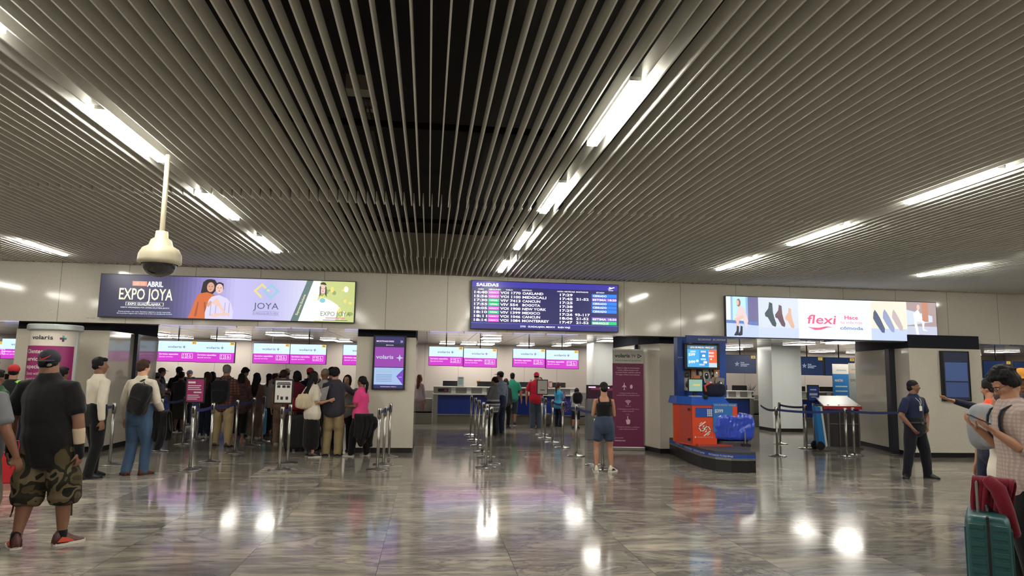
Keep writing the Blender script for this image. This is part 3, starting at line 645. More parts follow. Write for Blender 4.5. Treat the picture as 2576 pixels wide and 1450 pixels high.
V = [(-62,849,4,904,'41','lit white and magenta counter screen at the far left edge, cut by the frame'),(5,852,99,904,'42','lit white and magenta counter screen half hidden by the round advertising column'),
 (398,859,493,909,'43','lit white and magenta counter screen numbered 43'),(494,861,589,912,'44','lit white and magenta counter screen numbered 44'),
 (637,865,728,914,'45','lit white and magenta counter screen numbered 45'),(730,867,820,916,'46','lit white and magenta counter screen numbered 46'),
 (863,869,954,918,'47','lit white and magenta counter screen cut off by the pillar with the tall screen'),
 (1079,873,1165,920,'49','lit white and magenta counter screen numbered 49'),(1166,877,1250,924,'50','lit white and magenta counter screen numbered 50'),
 (1290,877,1372,925,'51','lit white and magenta counter screen numbered 51'),(1373,880,1456,929,'52','lit white and magenta counter screen numbered 52')]
for q in V: airline_screen(*q)
for q in [(1741,890,1823,936,'55','dark blue idle counter screen half hidden by the luggage wrapping stand'),(1824,893,1903,940,'56','dark blue idle counter screen numbered 56 right of the luggage wrapping stand'),
 (1993,898,2072,944,'57','dark blue idle counter screen just right of the white column'),(2074,900,2152,946,'58','dark blue idle counter screen behind the tall blue banner'),
 (2472,909,2546,951,'61','dark blue idle counter screen above the curly-haired person'),(2549,912,2624,955,'62','dark blue idle counter screen cut by the right edge of the frame')]: airline_screen(*q, kind='d')
# ------------------------------------------------------------------ check-in counters
M_MON = mat('monitor back', (22,24,32), .4); M_SKIRT = mat('grey counter kick panel', (120,116,106), .4, metal=.4)
def counter(px0, px1, pyb, label, short, mons=(.25,.75)):
    a = G(px0, pyb); b = G(px1, pyb); Y = 21.9; a = AT(px0, pyb, Y); b = AT(px1, pyb, Y)
    w2 = (b[0]-a[0])/2; t = thing('checkin_counter', label, 'counter', ((a[0]+b[0])/2, Y, 0))
    MB().box(-w2, -w2+.14, 0, .75, 0, .9, M_STEEL2).build('end_panel', t); MB().box(w2-.14, w2, 0, .75, 0, .9, M_STEEL2).build('end_panel', t)
    MB().box(-w2+.14, w2-.14, .04, .7, .3, .87, M_BLUE).build('front_panel', t, bevel=.004)
    MB().box(-w2+.14, w2-.14, .06, .1, .27, .30, M_STEEL).build('trim_rail', t)
    MB().box(-w2+.14, w2-.14, .1, .6, 0, .27, M_SKIRT).build('kick_panel', t)
    MB().box(-w2-.01, w2+.01, -.06, .8, .9, .94, M_WHITE).build('worktop', t, bevel=.006)
    m_ = MB(); m_.box(-w2, w2, .1, .14, .94, 1.12, M_STEEL2)
    for k in range(4):
        xx = -w2+.55+(2*w2-.6)*k/3.3; m_.box(xx, xx+.14, .085, .1, .94, 1.12, M_WHITE)
    m_.build('upstand', t)
    MB().box(-w2-.01, w2+.01, .0, .3, 1.12, 1.155, M_WHITE).build('transaction_shelf', t, bevel=.006)
    m_ = MB(); m_.box(-w2+.14, -w2+.46, .083, .085, .98, 1.08, M_BLK); m_.box(-w2+.33, -w2+.43, .08, .083, 1.0, 1.06, mat('magenta label', (190,50,120))); m_.build('card_holder', t)
    for u in mons:
        x = -w2+2*w2*u
        m = thing('monitor', label.replace('check-in counter', 'monitor seen from behind on the counter') if False else '%s black monitor on %s' % ('right' if u > .5 else 'left', short), 'monitor', ((a[0]+b[0])/2+x, Y+.45, .94))
        MB().box(-.26, .26, 0, .03, .12, .38, M_MON).build('housing', m, bevel=.008); MB().box(-.03, .03, .03, .06, 0, .3, M_MON).build('stand', m); MB().box(-.1, .1, -.05, .12, 0, .012, M_MON).build('foot', m)
    return t, (a[0]+b[0])/2, w2
c1 = counter(1088, 1266, 1070, 'blue-fronted check-in counter behind the grey-sweater woman', 'the middle counter left of the close line of posts')
c2 = counter(1283, 1450, 1073, 'blue-fronted check-in counter behind the red-shirt man', 'the middle counter beyond the red-shirt man')
c3 = counter(1756, 1898, 1080, 'blue-fronted check-in counter behind the luggage wrapping stand', 'the counter beyond the wrapping stand', (.5,.86))
c4 = counter(1985, 2132, 1084, 'blue-fronted check-in counter behind the podium', 'the counter beyond the podium', (.3,.8))
for p0_, p1_, lb, sh_ in ((395,598,'blue-fronted check-in counter behind the grey-shirt man in the left queue','the counter at the start of the left queue'),(632,822,'blue-fronted check-in counter hidden behind the crowd','the counter hidden by the crowd'),(-40,120,'blue-fronted check-in counter at the far left behind the column','the far left counter'),(2400,2560,'check-in counter behind the people at the right edge','the counter at the right edge')):
    counter(p0_, p1_, 1060, lb, sh_)
def card(px, py, w_, h, label, m, Y=21.95, z=1.155, frame=None):
    x = AT(px, py, Y)[0]; t = thing('counter_notice', label, 'notice', (x, Y, z)); fr = frame or M_WHITE
    MB().box(-w_/2, w_/2, 0, .01, 0, h, fr).build('frame', t); s = MB(); s.quad(-w_/2+.02, w_/2-.02, .03, h-.02, -.003, m)
    for k in range(5): s.quad(-w_/2+.04, w_/2-.05, h*.75-k*h*.12, h*.75-k*h*.12+.008, -.005, M_GREYP)
    s.quad(-w_/2+.03, w_/2-.03, h*.84, h*.9, -.005, M_DARK); s.build('sheet', t); MB().box(-w_/2, w_/2, -.03, .05, 0, .006, fr).build('foot', t)
M_PALE = mat('pale aqua paper', (190,214,214), .6)
card(1159, 960, .2, .3, 'pale aqua notice standing on the counter between two monitors', M_PALE)
card(1385, 965, .13, .2, 'small red-framed notice beside the ponytail girl', M_WHITE, frame=mat('red acrylic', (200,50,50)))
card(1336, 965, .12, .26, 'white notice card behind the red-cap man', M_WHITE)
card(2010, 972, .16, .24, 'pale blue leaflet stand on the counter behind the podium', M_PALE)
# grey x-ray / baggage boxes beside the counters
def steelbox(px0, px1, pyb, h, dep, label, Y=21.8):
    a, b = AT(px0, pyb, Y), AT(px1, pyb, Y); w2 = (b[0]-a[0])/2; t = thing('baggage_scale', label, 'baggage scale', ((a[0]+b[0])/2, Y, 0))
    MB().box(-w2, w2, 0, dep, 0, h*.45, M_SKIRT).build('base', t, bevel=.01); MB().box(-w2, w2, dep*.3, dep, h*.45, h, M_STEEL2).build('body', t, bevel=.01)
    m_ = MB()
    for k in range(3): m_.box(-w2+.02, w2-.02, .02, dep*.3, h*.45+.001+k*.0, h*.45+.02, M_BLK)
    m_.build('belt', t)
steelbox(1040, 1086, 1070, .75, 1.2, 'steel baggage scale left of the middle counter')
steelbox(1452, 1478, 1076, .55, .9, 'steel baggage scale behind the child with the big dark bag', 21.9)
steelbox(1899, 1934, 1085, .85, 1.1, 'steel baggage scale right of the counter behind the wrapping stand', 21.8)
# tall purple counter display on the middle pillar
PY = 14.08
def pillar_screen(c4, label, lit=True, Y=PY):
    t, W, H = board('pillar_screen', label, 'screen', rect_at(*c4, Y-.07), Y-.07, .07)
    X = lambda u: -W/2+W*u; Z = lambda v: H*(1-v); s = MB(); l = MB()
    if lit:
        s.quad(X(.04), X(.96), Z(.99), Z(.01), 0, glow('totem navy', (44,44,104), .8)); s.quad(X(.04), X(.96), Z(.205), Z(.14), -.001, glow('totem dark band', (40,34,70), .6))
        s.quad(X(.04), X(.96), Z(.585), Z(.21), -.001, glow('totem magenta', (150,62,170), .9)); s.quad(X(.04), X(.96), Z(.92), Z(.6), -.001, glow('totem pale blue', (160,188,226), .95))
        s.poly([(X(.96),Z(.92)),(X(.74),Z(.76)),(X(.96),Z(.62))], -.002, glow('totem violet arrow', (112,60,190), .95))
        text(l, 'MOSTRADORES', X(.08), Z(.11), H*.026, stw, -.003, width=W*.55, bold=.01); text(l, '21', X(.84), Z(.115), H*.035, stw, -.003, bold=.01)
        text(l, 'SERVICIOS', X(.38), Z(.18), H*.018, stw, -.003, width=W*.24); text(l, 'volaris', X(.08), Z(.43), H*.07, snv2, -.003, width=W*.55, bold=.02); starm(l, X(.83), Z(.41), W*.12, [snv2]*4, -.003)
        text(l, 'Bienvenido a bordo', X(.1), Z(.68), H*.02, glow('totem green text', (140,190,140), .9), -.003, width=W*.5)
        for k in range(5): l.quad(X(.1), X(.6), Z(.74+k*.03), Z(.73+k*.03), -.003, glow('totem grey text', (130,150,190), .8))
        text(l, 'gate', X(.82), Z(.78), H*.015, stw, -.003, width=W*.1)
        text(l, 'GUADALAJARA, MEXICO', 0, Z(.965), H*.014, stw, -.003, 'c', width=W*.5)
    else:
        dm = glow('dim totem navy', (34,42,66), .5); s.quad(X(.04), X(.96), Z(.99), Z(.01), 0, dm); s.quad(X(.08), X(.92), Z(.6), Z(.22), -.001, glow('dim totem blue', (70,92,140), .6)); s.quad(X(.08), X(.92), Z(.93), Z(.63), -.001, glow('dim totem blue2', (64,84,130), .55))
        text(l, 'MOSTRADORES', X(.12), Z(.1), H*.022, snv, -.003, width=W*.5); l.quad(X(.35), X(.7), Z(.2), Z(.18), -.003, snv)
    s.build('display', t); l.build('lettering', t)
pillar_screen((942,845,1020,848,1017,980,936,978), 'tall lit purple and blue screen on the middle pillar')
pillar_screen((2369,884,2436,887,2444,1010,2377,1007), 'tall dim blue screen on the long pillar behind the guard', False, rC[1])
# ------------------------------------------------------------------ round advertising column
cx, cy = AT(131, 930, 13.25)[0], 13.25; R_ = .385
t = thing('advertising_column', 'round magenta and white advertising column behind the black-shirt man', 'advertising column', (cx, cy, 0))
M_DRUMW, M_DRUMM, M_DRUMF = mat('ivory banner vinyl', (222,212,200), .45), mat('magenta banner vinyl', (150,38,104), .4), mat('pale aluminium edge', (180,186,184), .35, metal=.3)
def arc(a0, a1, r, n=30): return [(r*math.sin(a0+(a1-a0)*i/n), -r*math.cos(a0+(a1-a0)*i/n)) for i in range(n+1)]
def curved(mb, a0, a1, z0, z1, r, m, n=30):
    p = arc(a0, a1, r, n); mb.add([(x,y,z0) for x, y in p]+[(x,y,z1) for x, y in p], [(i,i+1,i+n+2,i+n+1) for i in range(n)], m)
MB().lathe([(0,0),(R_-.012,0),(R_-.012,2.2),(0,2.2)], M_DRUMW, 48).build('drum', t, smooth=False)
b_ = MB(); curved(b_, -1.35, 1.35, .1, 1.93, R_, M_DRUMM); curved(b_, -1.45, 1.45, 1.93, 2.2, R_, M_DRUMW); curved(b_, -1.45, -1.35, .1, 1.93, R_, M_DRUMW); curved(b_, 1.35, 1.45, .1, 1.93, R_, M_DRUMW); b_.build('banner', t)
b_ = MB()
for s_ in (-1.5, 1.5): b_.tube([(R_*math.sin(s_), -R_*math.cos(s_), .02), (R_*math.sin(s_), -R_*math.cos(s_), 2.25)], [.03,.03], M_DRUMF, 8)
b_.build('edge_rail', t)
MB().lathe([(0,2.2),(R_+.03,2.2),(R_+.045,2.22),(R_+.045,2.29),(R_+.025,2.31),(0,2.33)], M_DRUMF, 48).build('top_cap', t)
l = MB(); ring = lambda a, b: ((R_+.003)*math.sin(a/R_), -(R_+.003)*math.cos(a/R_), b)
text(l, 'volaris', -.03, 2.04, .07, M_DARK, width=.36, anchor='c', bold=.02, mp=ring)
for (a, b, cc) in ((.30,2.06,(30,100,110)),(.265,2.06,(120,40,110)),(.335,2.06,(90,140,110)),(.30,2.095,(120,170,150)),(.30,2.025,(110,30,90))):
    l.add([ring(a-.018,b-.018),ring(a+.018,b-.018),ring(a+.018,b+.018),ring(a-.018,b+.018)], [(0,1,2,3)], mat('cross star %d' % int(cc[0]+b*100), cc))
for k, q in enumerate(('Clientes con','servicios','especiales')): text(l, q, -.31, 1.8-k*.13, .068, M_WHITE, width=.042*len(q), bold=.015, mp=ring)
for k, q in enumerate(('Clients with','Special services')): text(l, q, -.31, 1.43-k*.09, .05, M_WHITE, width=.025*len(q), mp=ring, shear=.15)
for (x0_, x1_, z0_, z1_) in ((-.34,-.14,1.22,1.23),(-.34,-.14,1.02,1.03),(-.34,-.33,1.02,1.23),(-.15,-.14,1.02,1.23)): l.add([ring(x0_,z0_),ring(x1_,z0_),ring(x1_,z1_),ring(x0_,z1_)], [(0,1,2,3)], M_WHITE)
text(l, 'A', -.24, 1.07, .1, M_WHITE, anchor='c', mp=ring)
l.build('lettering', t)
# ------------------------------------------------------------------ barrier posts
M_BELT = mat('navy belt webbing', (30,42,92), .8); M_SHEETP = mat('magenta notice sheet', (150,40,100), .5); M_SHEETW = mat('white notice sheet', (214,210,204), .5)
def post(loc, label, h=.99, belts=(), sign=None, group='barrier posts'):
    t = thing('barrier_post', label, 'barrier post', loc, 0, group)
    MB().lathe([(0,0),(.175,0),(.18,.006),(.175,.014),(.1,.026),(.045,.034),(.03,.05),(0,.05)], M_STEEL, 32).build('base', t, smooth=True)
    MB().lathe([(.0,.04),(.024,.04),(.024,h-.13),(0,h-.13)], M_STEEL, 16).build('pole', t, smooth=True)
    m_ = MB(); m_.lathe([(0,h-.16),(.033,h-.16),(.033,h),(.028,h+.006),(0,h+.006)], M_STEEL, 20); m_.build('head', t, smooth=True)
    MB().box(-.012, .012, -.037, -.02, h-.11, h-.02, M_BLK).build('belt_slot', t)
    for q in belts:
        d = Vector((q[0]-loc[0], q[1]-loc[1], 0)); n = d.normalized(); side = n*.034
        b_ = MB(); K = 8; pts = []
        for k in range(K+1):
            u = k/K; p = side*(1-u)+(d-side)*u; z = h-.055-.05*4*u*(1-u)*min(1, d.length/2)
            pts += [(p.x, p.y, z-.024), (p.x, p.y, z+.024)]
        b_.add(pts, [(2*k, 2*k+2, 2*k+3, 2*k+1) for k in range(K)], M_BELT); b_.build('belt', t)
    if sign:
        z = h+.01; w_, hh = .15, .2
        MB().box(-.008, .008, -.008, .008, z-.02, z+.05, M_BLK).build('sign_stem', t)
        f_ = MB().box(-w_, w_, -.012, .012, z+.04, z+.04+2*hh, M_BLK).build('sign_frame', t, bevel=.004)
        s = MB(); l_ = s; s.quad(-w_+.022, w_-.022, z+.065, z+.015+2*hh, -.0135, sign[0])
        for k, (a, b, zz, th) in enumerate(sign[1]): s.quad(a, b, z+.04+zz-th, z+.04+zz, -.015, sign[2])
        s.build('sign_sheet', f_)
    return t
def gp(px, py): return G(px, py)
A_ = [gp(275,1170), gp(477,1184), gp(527,1163), gp(590,1140), gp(633,1122), gp(658,1112)]
B_ = [gp(702,1184), gp(723,1167)]
linesM = [(-.11,.0,.34,.03),(-.11,.09,.28,.012),(-.11,.07,.25,.012),(-.11,.09,.22,.012),(-.02,.1,.18,.02),(-.11,.06,.13,.012),(-.11,.08,.1,.012),(-.11,.04,.07,.012)]
linesW = [(-.1,.1,.35,.012),(-.11,.11,.33,.02),(-.1,-.05,.3,.04),(-.02,.03,.3,.04),(.05,.1,.3,.04),(-.09,-.07,.14,.07),(-.04,.0,.12,.05),(.04,.08,.12,.05)]
post(A_[0], 'steel barrier post behind the man in a white shirt and jeans', belts=[gp(215,1150)])
post(A_[1], 'steel barrier post carrying a black-framed magenta notice', sign=(M_SHEETP, linesM, M_SHEETW), belts=[A_[2]])
post(A_[2], 'steel barrier post just right of the magenta notice, in front of the plaid-shirt man', belts=[A_[3]])
post(A_[3], 'steel barrier post right of the plaid-shirt man', belts=[A_[4]])
post(A_[4], 'steel barrier post in front of the long-haired woman in brown', belts=[A_[5]])
post(A_[5], 'steel barrier post in front of the woman in a white top')
post(gp(459,1120), 'steel barrier post in front of the grey-shirt man in shorts', belts=[gp(399,1137)])
post(gp(399,1137), 'steel barrier post right of the man carrying a black backpack and jacket')
post(gp(493,1109), 'steel barrier post directly behind the magenta notice')
post(gp(421,1088), 'farthest steel barrier post of the left queue', belts=[gp(380,1090)])
post(B_[0], 'steel barrier post carrying a black-framed white notice in front of the crowd', sign=(M_SHEETW, linesW, M_DARK), belts=[B_[1]])
post(B_[1], 'steel barrier post just right of the white notice in front of the crowd')
post(gp(949,1184), 'nearest of three steel barrier posts before the middle pillar', belts=[gp(964,1170)])
post(gp(964,1170), 'middle of three steel barrier posts before the middle pillar', belts=[gp(978,1150)])
post(gp(978,1150), 'farthest of three steel barrier posts before the middle pillar')
lane = [(1184,1095),(1194,1108),(1203,1122),(1214,1138),(1223,1151),(1234,1168),(1222,1177)]
for k, q in enumerate(lane):
    a = gp(*q); nx = [gp(*lane[k+1])] if k < len(lane)-1 else []
    post(a, ['farthest','second farthest','third farthest','fourth farthest','fifth farthest','second nearest','nearest'][k]+' steel barrier post of the close line in the middle of the hall', belts=nx)
ln2 = [(1363,1094),(1371,1103),(1389,1114),(1415,1127),(1449,1148),(1497,1171),(1516,1184)]
for k, q in enumerate(ln2):
    nx = [gp(*ln2[k+1])] if k < len(ln2)-1 else []
    post(gp(*q), ['steel barrier post carrying a black-framed blank white notice near the red-shirt man','steel barrier post just behind the blank white notice','steel barrier post left of the ponytail girl','steel barrier post in front of the ponytail girl','steel barrier post left of the woman in the black tank top','steel barrier post partly hidden by the left leg of the tank-top woman','steel barrier post hidden behind the legs of the tank-top woman'][k],
         belts=nx, sign=(M_SHEETW, [(-.06,.06,.14,.03)], M_GREYP) if k == 0 else None)
R1, R2, R3, R4, R5, R6 = gp(1956,1148), gp(1963,1117), gp(2029,1129), gp(2131,1150), gp(2050,1122), gp(2150,1146)
post(R1, 'steel barrier post nearest to the luggage wrapping stand', belts=[gp(1915,1120), R4])
post(R2, 'steel barrier post just behind the nearest one by the white column', belts=[R3])
post(R3, 'steel barrier post between the white column and the podium')
post(R4, 'steel barrier post in front of the dark podium', belts=[gp(2290,1152)])
post(R5, 'steel barrier post carrying a small blue notice', sign=(mat('blue notice sheet', (40,80,170), .5), [(-.08,.08,.3,.03),(-.1,.1,.2,.05),(-.06,.06,.12,.02)], M_SHEETW), belts=[R6])
post(R6, 'steel barrier post at the right end of the podium')
# self-service kiosk behind the woman in the tank top
def small_kiosk(px, py, label):
    t = thing('self_service_kiosk', label, 'kiosk', G(px, py)); m_ = MB(); m_.box(-.2,.2,0,.3,0,1.0,M_GREYP); m_.build('body', t, bevel=.01)
    MB().box(-.21,.21,.08,.14,.98,1.34,M_BLK).build('screen_casing', t, bevel=.008); s = MB(); s.quad(-.19,.19,1.0,1.32,.078,glow('kiosk plum', (70,16,46), .25)); s.quad(-.1,.12,1.22,1.28,.077,glow('kiosk pink', (150,60,100), .4)); s.quad(-.16,.02,1.27,1.3,.077,stw); s.build('display', t)
small_kiosk(1498, 1108, 'slim kiosk with plum screen behind the tank-top woman, on her left')
small_kiosk(1533, 1114, 'slim kiosk with plum screen behind the tank-top woman, on her right')
# ------------------------------------------------------------------ roll-up banner
bl, br = AT(1546, 1122, 14.95), AT(1608, 1128, 14.75); w2 = .335; t = thing('rollup_banner', 'tall plum roll-up banner with airline television instructions beside the pillar', 'banner', ((bl[0]+br[0])/2, 14.75, 0), -.12)
M_PLUM = mat('plum banner vinyl', (108,30,72), .5); M_BTOP = mat('grey-white banner header', (190,186,178), .5); M_PNK = mat('pink banner print', (226,190,210), .5)
MB().box(-w2-.02, w2+.02, -.06, .06, 0, .075, M_STEEL).build('base', t, bevel=.01); s = MB(); s.box(-w2, w2, -.012, -.008, .07, 1.85, M_PLUM); s.box(-w2, w2, -.0125, -.0075, 1.85, 2.14, M_BTOP); s.build('sheet', t)
MB().box(-w2-.005, w2+.005, -.02, 0, 2.135, 2.16, M_STEEL).build('top_rail', t); MB().tube([(0,.02,.05),(0,.02,2.15)], [.01,.01], M_STEEL, 8).build('pole', t)
l = MB(); yy = -.0145
text(l, 'volaris', -.29, 1.98, .075, M_DARK, yy, width=.33, bold=.03); text(l, 'TV', .07, 1.985, .055, M_PLUM, yy, width=.1, bold=.02); l.poly([(.21,1.96),(.3,2.01),(.21,2.06)], yy, M_DARK); l.poly([(.225,1.985),(.265,2.01),(.225,2.035)], yy-.001, M_BTOP)
text(l, 'A bordo el tiempo es más divertido', 0, 1.9, .025, M_DARK, yy, 'c', width=.56, bold=.01)
for k, q in enumerate(('Compra tu código de entretenimiento','a bordo y disfruta durante tu vuelo','de acceso ilimitado a películas, series de','TV, juegos, revistas y otras sorpresas.')): text(l, q, 0, 1.74-k*.048, .025, M_PNK, yy, 'c', width=[.5,.46,.54,.52][k], bold=.008)
for pts in ([(-.09,1.42),(-.075,1.42),(-.075,1.28),(-.09,1.28)],[(-.0825,1.44),(-.075,1.42),(-.09,1.42)],[(-.13,1.34),(-.09,1.39),(-.075,1.39),(-.035,1.34),(-.035,1.33),(-.0825,1.35),(-.13,1.33)],[(-.105,1.28),(-.0825,1.3),(-.06,1.28)]): l.poly(pts, yy, M_PNK)
l.poly(ngon(.07, 1.35, .03, .045, 16), yy, M_PNK)
text(l, '1. Activa el modo avión y la', 0, 1.2, .022, M_PNK, yy, 'c', width=.4); text(l, 'conexión WiFi en tu dispositivo móvil.', 0, 1.155, .022, M_PNK, yy, 'c', width=.5)
for r in (.03, .055, .08):
    for k in range(8):
        a0, a1 = PI*.25+PI*.5*k/8, PI*.25+PI*.5*(k+1)/8; l.poly([(r*math.cos(a0), .97+r*math.sin(a0)),((r+.013)*math.cos(a0), .97+(r+.013)*math.sin(a0)),((r+.013)*math.cos(a1), .97+(r+.013)*math.sin(a1)),(r*math.cos(a1), .97+r*math.sin(a1))], yy, M_PNK)
l.poly(ngon(0, .975, .014, .014, 10), yy, M_PNK); text(l, 'volaris tv', 0, .925, .018, M_PNK, yy, 'c', width=.12)
text(l, '2. Conéctate a la red WiFi con el', 0, .86, .022, M_PNK, yy, 'c', width=.46); text(l, 'nombre VolarisTV', 0, .815, .022, M_PNK, yy, 'c', width=.25)
l.poly([(-.03,.55),(.03,.55),(.045,.6),(.045,.64),(.0,.66),(0,.72),(-.018,.72),(-.018,.63),(-.04,.65),(-.05,.64)], yy, M_PNK)
for k in range(5):
    a = PI*(.2+.15*k); l.poly([(-.009+.03*math.cos(a-.1),.73+.03*math.sin(a-.1)),(-.009+.05*math.cos(a),.73+.05*math.sin(a)),(-.009+.03*math.cos(a+.1),.73+.03*math.sin(a+.1))], yy, M_PNK)
text(l, '3. Acepta los términos y condiciones', 0, .48, .022, M_PNK, yy, 'c', width=.48); text(l, 'y Listo, disfruta de Volaris TV', 0, .435, .022, M_PNK, yy, 'c', width=.4)
text(l, 'Conoce más', -.29, .25, .025, M_PNK, yy, width=.18); text(l, 'volaristv.com', -.29, .19, .028, M_WHITE, yy, width=.23, bold=.02)
l.build('lettering', t)
# ------------------------------------------------------------------ luggage wrapping stand
M_KBLUE, M_KOR, M_KOR2 = mat('deep blue stand laminate', (26,74,160), .4), mat('orange-red cabinet', (212,72,38), .38), mat('muted red side panel', (176,66,52), .35)
M_KYEL = mat('amber side panel', (214,120,44), .4); M_KSTR = mat('blue lettered strip', (36,70,150), .4); M_DECK = mat('dark rubber deck', (58,56,60), .6)
K = AT(1760, 1100, 12.9); kx, ky = K[0], 12.9
t = thing('luggage_wrapping_stand', 'orange and blue luggage wrapping stand on a black curved platform', 'wrapping stand', (kx, ky, 0))
fp = [gp(*q)[:2] for q in ((1698,1148),(1730,1164),(1765,1178),(1800,1186),(1840,1190),(1880,1191),(1902,1190))]
xr = fp[-1][0]+.02; foot = [(a-kx, b-ky) for a, b in fp]+[(xr-kx+.05, .2), (xr-kx+.02, 1.15), (fp[0][0]-kx, 1.15)]
def inset(p, k):
    cx_ = sum(a for a, b in p)/len(p); cy_ = sum(b for a, b in p)/len(p); return [(cx_+(a-cx_)*k, cy_+(b-cy_)*k) for a, b in p]
MB().prism(foot, 0, .2, M_BASE).build('platform', t); MB().prism(inset(foot, 1.012), .2, .235, M_STEEL2).build('white_trim', t); MB().prism(inset(foot, 1.005), .235, .3, M_KSTR).build('lettered_strip', t); MB().prism(foot, .3, .335, M_DECK).build('deck', t)
l = MB(); FPT = [Vector((a, b)) for a, b in inset(foot, 1.007)[:7]]
def along(s_):
    for a, b in zip(FPT, FPT[1:]):
        d = (b-a).length
        if s_ <= d: return a+(b-a)*(s_/d)
        s_ -= d
    return FPT[-1]+(FPT[-1]-FPT[-2]).normalized()*s_
for k in range(4): text(l, 'PROTEGEMOS TU EQUIPAJE', .12+k*.62, .252, .028, M_WHITE, width=.5, mp=lambda a, b: (along(a).x, along(a).y-.004, b))
l.build('strip_lettering', t)
# orange cabinet
yF = ky-.42
def W_(px, py, Y): p = AT(px, py, Y); return p[0]-kx, p[2]
xa, xb, xc = W_(1711,1080,ky)[0], W_(1742,1080,yF)[0], W_(1803,1080,yF)[0]; zt = W_(1770,1018,yF)[1]
cab = [(xa, .02), (xb, yF-ky), (xc, yF-ky), (xc+.02, .35), (xa, .35)]
MB().prism(cab, .335, zt, M_KOR).build('cabinet', t)
MB().add([(xa-.003,.01,.36),(xb-.006,yF-ky+.006,.36),(xb-.006,yF-ky+.006,zt-.02),(xa-.003,.01,zt-.02)], [(0,1,2,3)], M_KOR2).build('side_panel', t)
dx = MB(); y_ = yF-ky-.004; zc = (zt+.335)/2
pcx, pcz = (xb+xc)/2, zc
dx.box(xb+.06, xc-.06, y_-.006, y_, zt-.23, zt-.06, M_KBLUE)
for i_ in range(3):
    for j_ in range(4): dx.box(pcx+.05+i_*.035, pcx+.073+i_*.035, y_-.012, y_-.006, zt-.215+j_*.034, zt-.192+j_*.034, M_WHITE)
dx.build('keypad', t)
# interlocking square-spiral emblem, turned 35 degrees
lg_ = MB(); ca, sa = math.cos(.62), math.sin(.62)
def bar(x0, x1, z0, z1, m): lg_.poly([(pcx+(a*ca-b*sa), pcz-.07+(a*sa+b*ca)) for a, b in ((x0,z0),(x1,z0),(x1,z1),(x0,z1))], y_, m)
for s_ in (1, -1):
    for (x0_, x1_, z0_, z1_) in ((-.09,.09,.085,.105),(-.09,-.07,-.02,.105),(-.09,.03,-.02,0),(.012,.03,-.06,0),(-.03,.03,-.06,-.042)): bar(*(sorted((x0_*s_, x1_*s_))+sorted((z0_*s_, z1_*s_))), M_WHITE)
bar(-.03,.03,.118,.13,M_WHITE); bar(-.03,.03,-.13,-.118,M_WHITE)
text(lg_, 'SECUREWRAP SERVICE', pcx+.01, .48, .016, M_BTOP, y_, 'c', width=.3); lg_.poly(ngon(pcx-.18, .488, .016, .016, 10), y_, M_BTOP)
lg_.build('emblem', t)
m_ = MB(); 
for z_ in (.42, zt-.12): m_.box(xb-.07, xb-.03, yF-ky+.03, yF-ky+.06, z_, z_+.045, M_BLK)
m_.build('side_lock', t)
# counter top of the cabinet, sloping blue fascia
z2 = W_(1780,1003,ky-.2)[1]; xl, xr2 = W_(1703,1010,ky)[0], W_(1838,1012,yF)[0]
MB().add([(xl,.05,zt-.01),(xb-.02,yF-ky-.02,zt-.01),(xr2,yF-ky-.02,zt-.01),(xr2+.05,.5,zt-.01),(xl,.5,zt-.01),(xl+.04,.12,z2+.03),(xb+.04,yF-ky+.12,z2+.03),(xr2-.08,yF-ky+.12,z2+.03),(xr2-.03,.5,z2+.03),(xl+.04,.5,z2+.03)],
 [(4,3,2,1,0),(5,6,7,8,9),(0,1,6,5),(1,2,7,6),(2,3,8,7),(3,4,9,8),(4,0,5,9)], M_KBLUE).build('counter_top', t)
MB().box(xc, xr2-.02, yF-ky+.1, .4, .335, zt-.01, M_KBLUE).build('inner_panel', t)
q0, q1 = W_(1794,1015,yF-.02), W_(1855,1040,yF-.02)
pr = MB(); pr.box(q0[0], q1[0], y_-.01, y_, q1[1]-.35, q0[1], mat('price panel blue', (44,110,180), .4)); pr.box(q1[0]-.09, q1[0], y_-.013, y_-.01, q1[1]-.35, q0[1]-.05, M_KOR)
text(pr, 'LISTA DE PRECIOS / PRICE LIST', q0[0]+.02, q0[1]-.045, .022, M_WHITE, y_-.014, width=q1[0]-q0[0]-.04, bold=.01); text(pr, '$399', q0[0]+.03, q0[1]-.17, .06, M_WHITE, y_-.014, width=.16, bold=.02); pr.build('price_panel', t)
m_ = MB(); m_.box(pcx+.02, pcx+.1, yF-ky+.06, yF-ky+.12, z2+.0, z2+.06, M_BLK); m_.ell((pcx+.06,yF-ky+.05,z2+.04), (.03,.03,.02), M_BLK); m_.build('webcam', t)
# back panel, side column and sign
bxl, bxr = W_(1700,900,ky+.42)[0], W_(1826,900,ky+.42)[0]; ztop = W_(1760,868,ky+.42)[1]
MB().box(bxl, bxr, .42, .5, z2, 2.36, M_KBLUE).build('back_panel', t)
MB().box(bxl-.01, bxl+.12, .3, .5, zt, 2.36, mat('navy side column', (24,52,112), .45)).build('side_column', t)
MB().box(bxl-.0, xa+.02, .05, .45, .335, zt, M_KYEL).build('amber_panel', t)
s0, s1 = W_(1752,847,ky+.1), W_(1829,861,ky+.1)
MB().box(bxl+.1, s1[0], .1, .16, s1[1]-.03, s0[1]+.02, mat('sign board navy', (26,50,104), .4)).build('sign_board', t)
l = MB(); text(l, 'SECUREWRAP   SECUREWRAP', (s0[0]+s1[0])/2, s1[1]+.02, .035, M_BTOP, .096, 'c', width=s1[0]-s0[0]-.06); text(l, 'SECURE', bxl+.05, 1.95, .02, M_BTOP, .296, 'c', width=.1); l.build('sign_lettering', t)
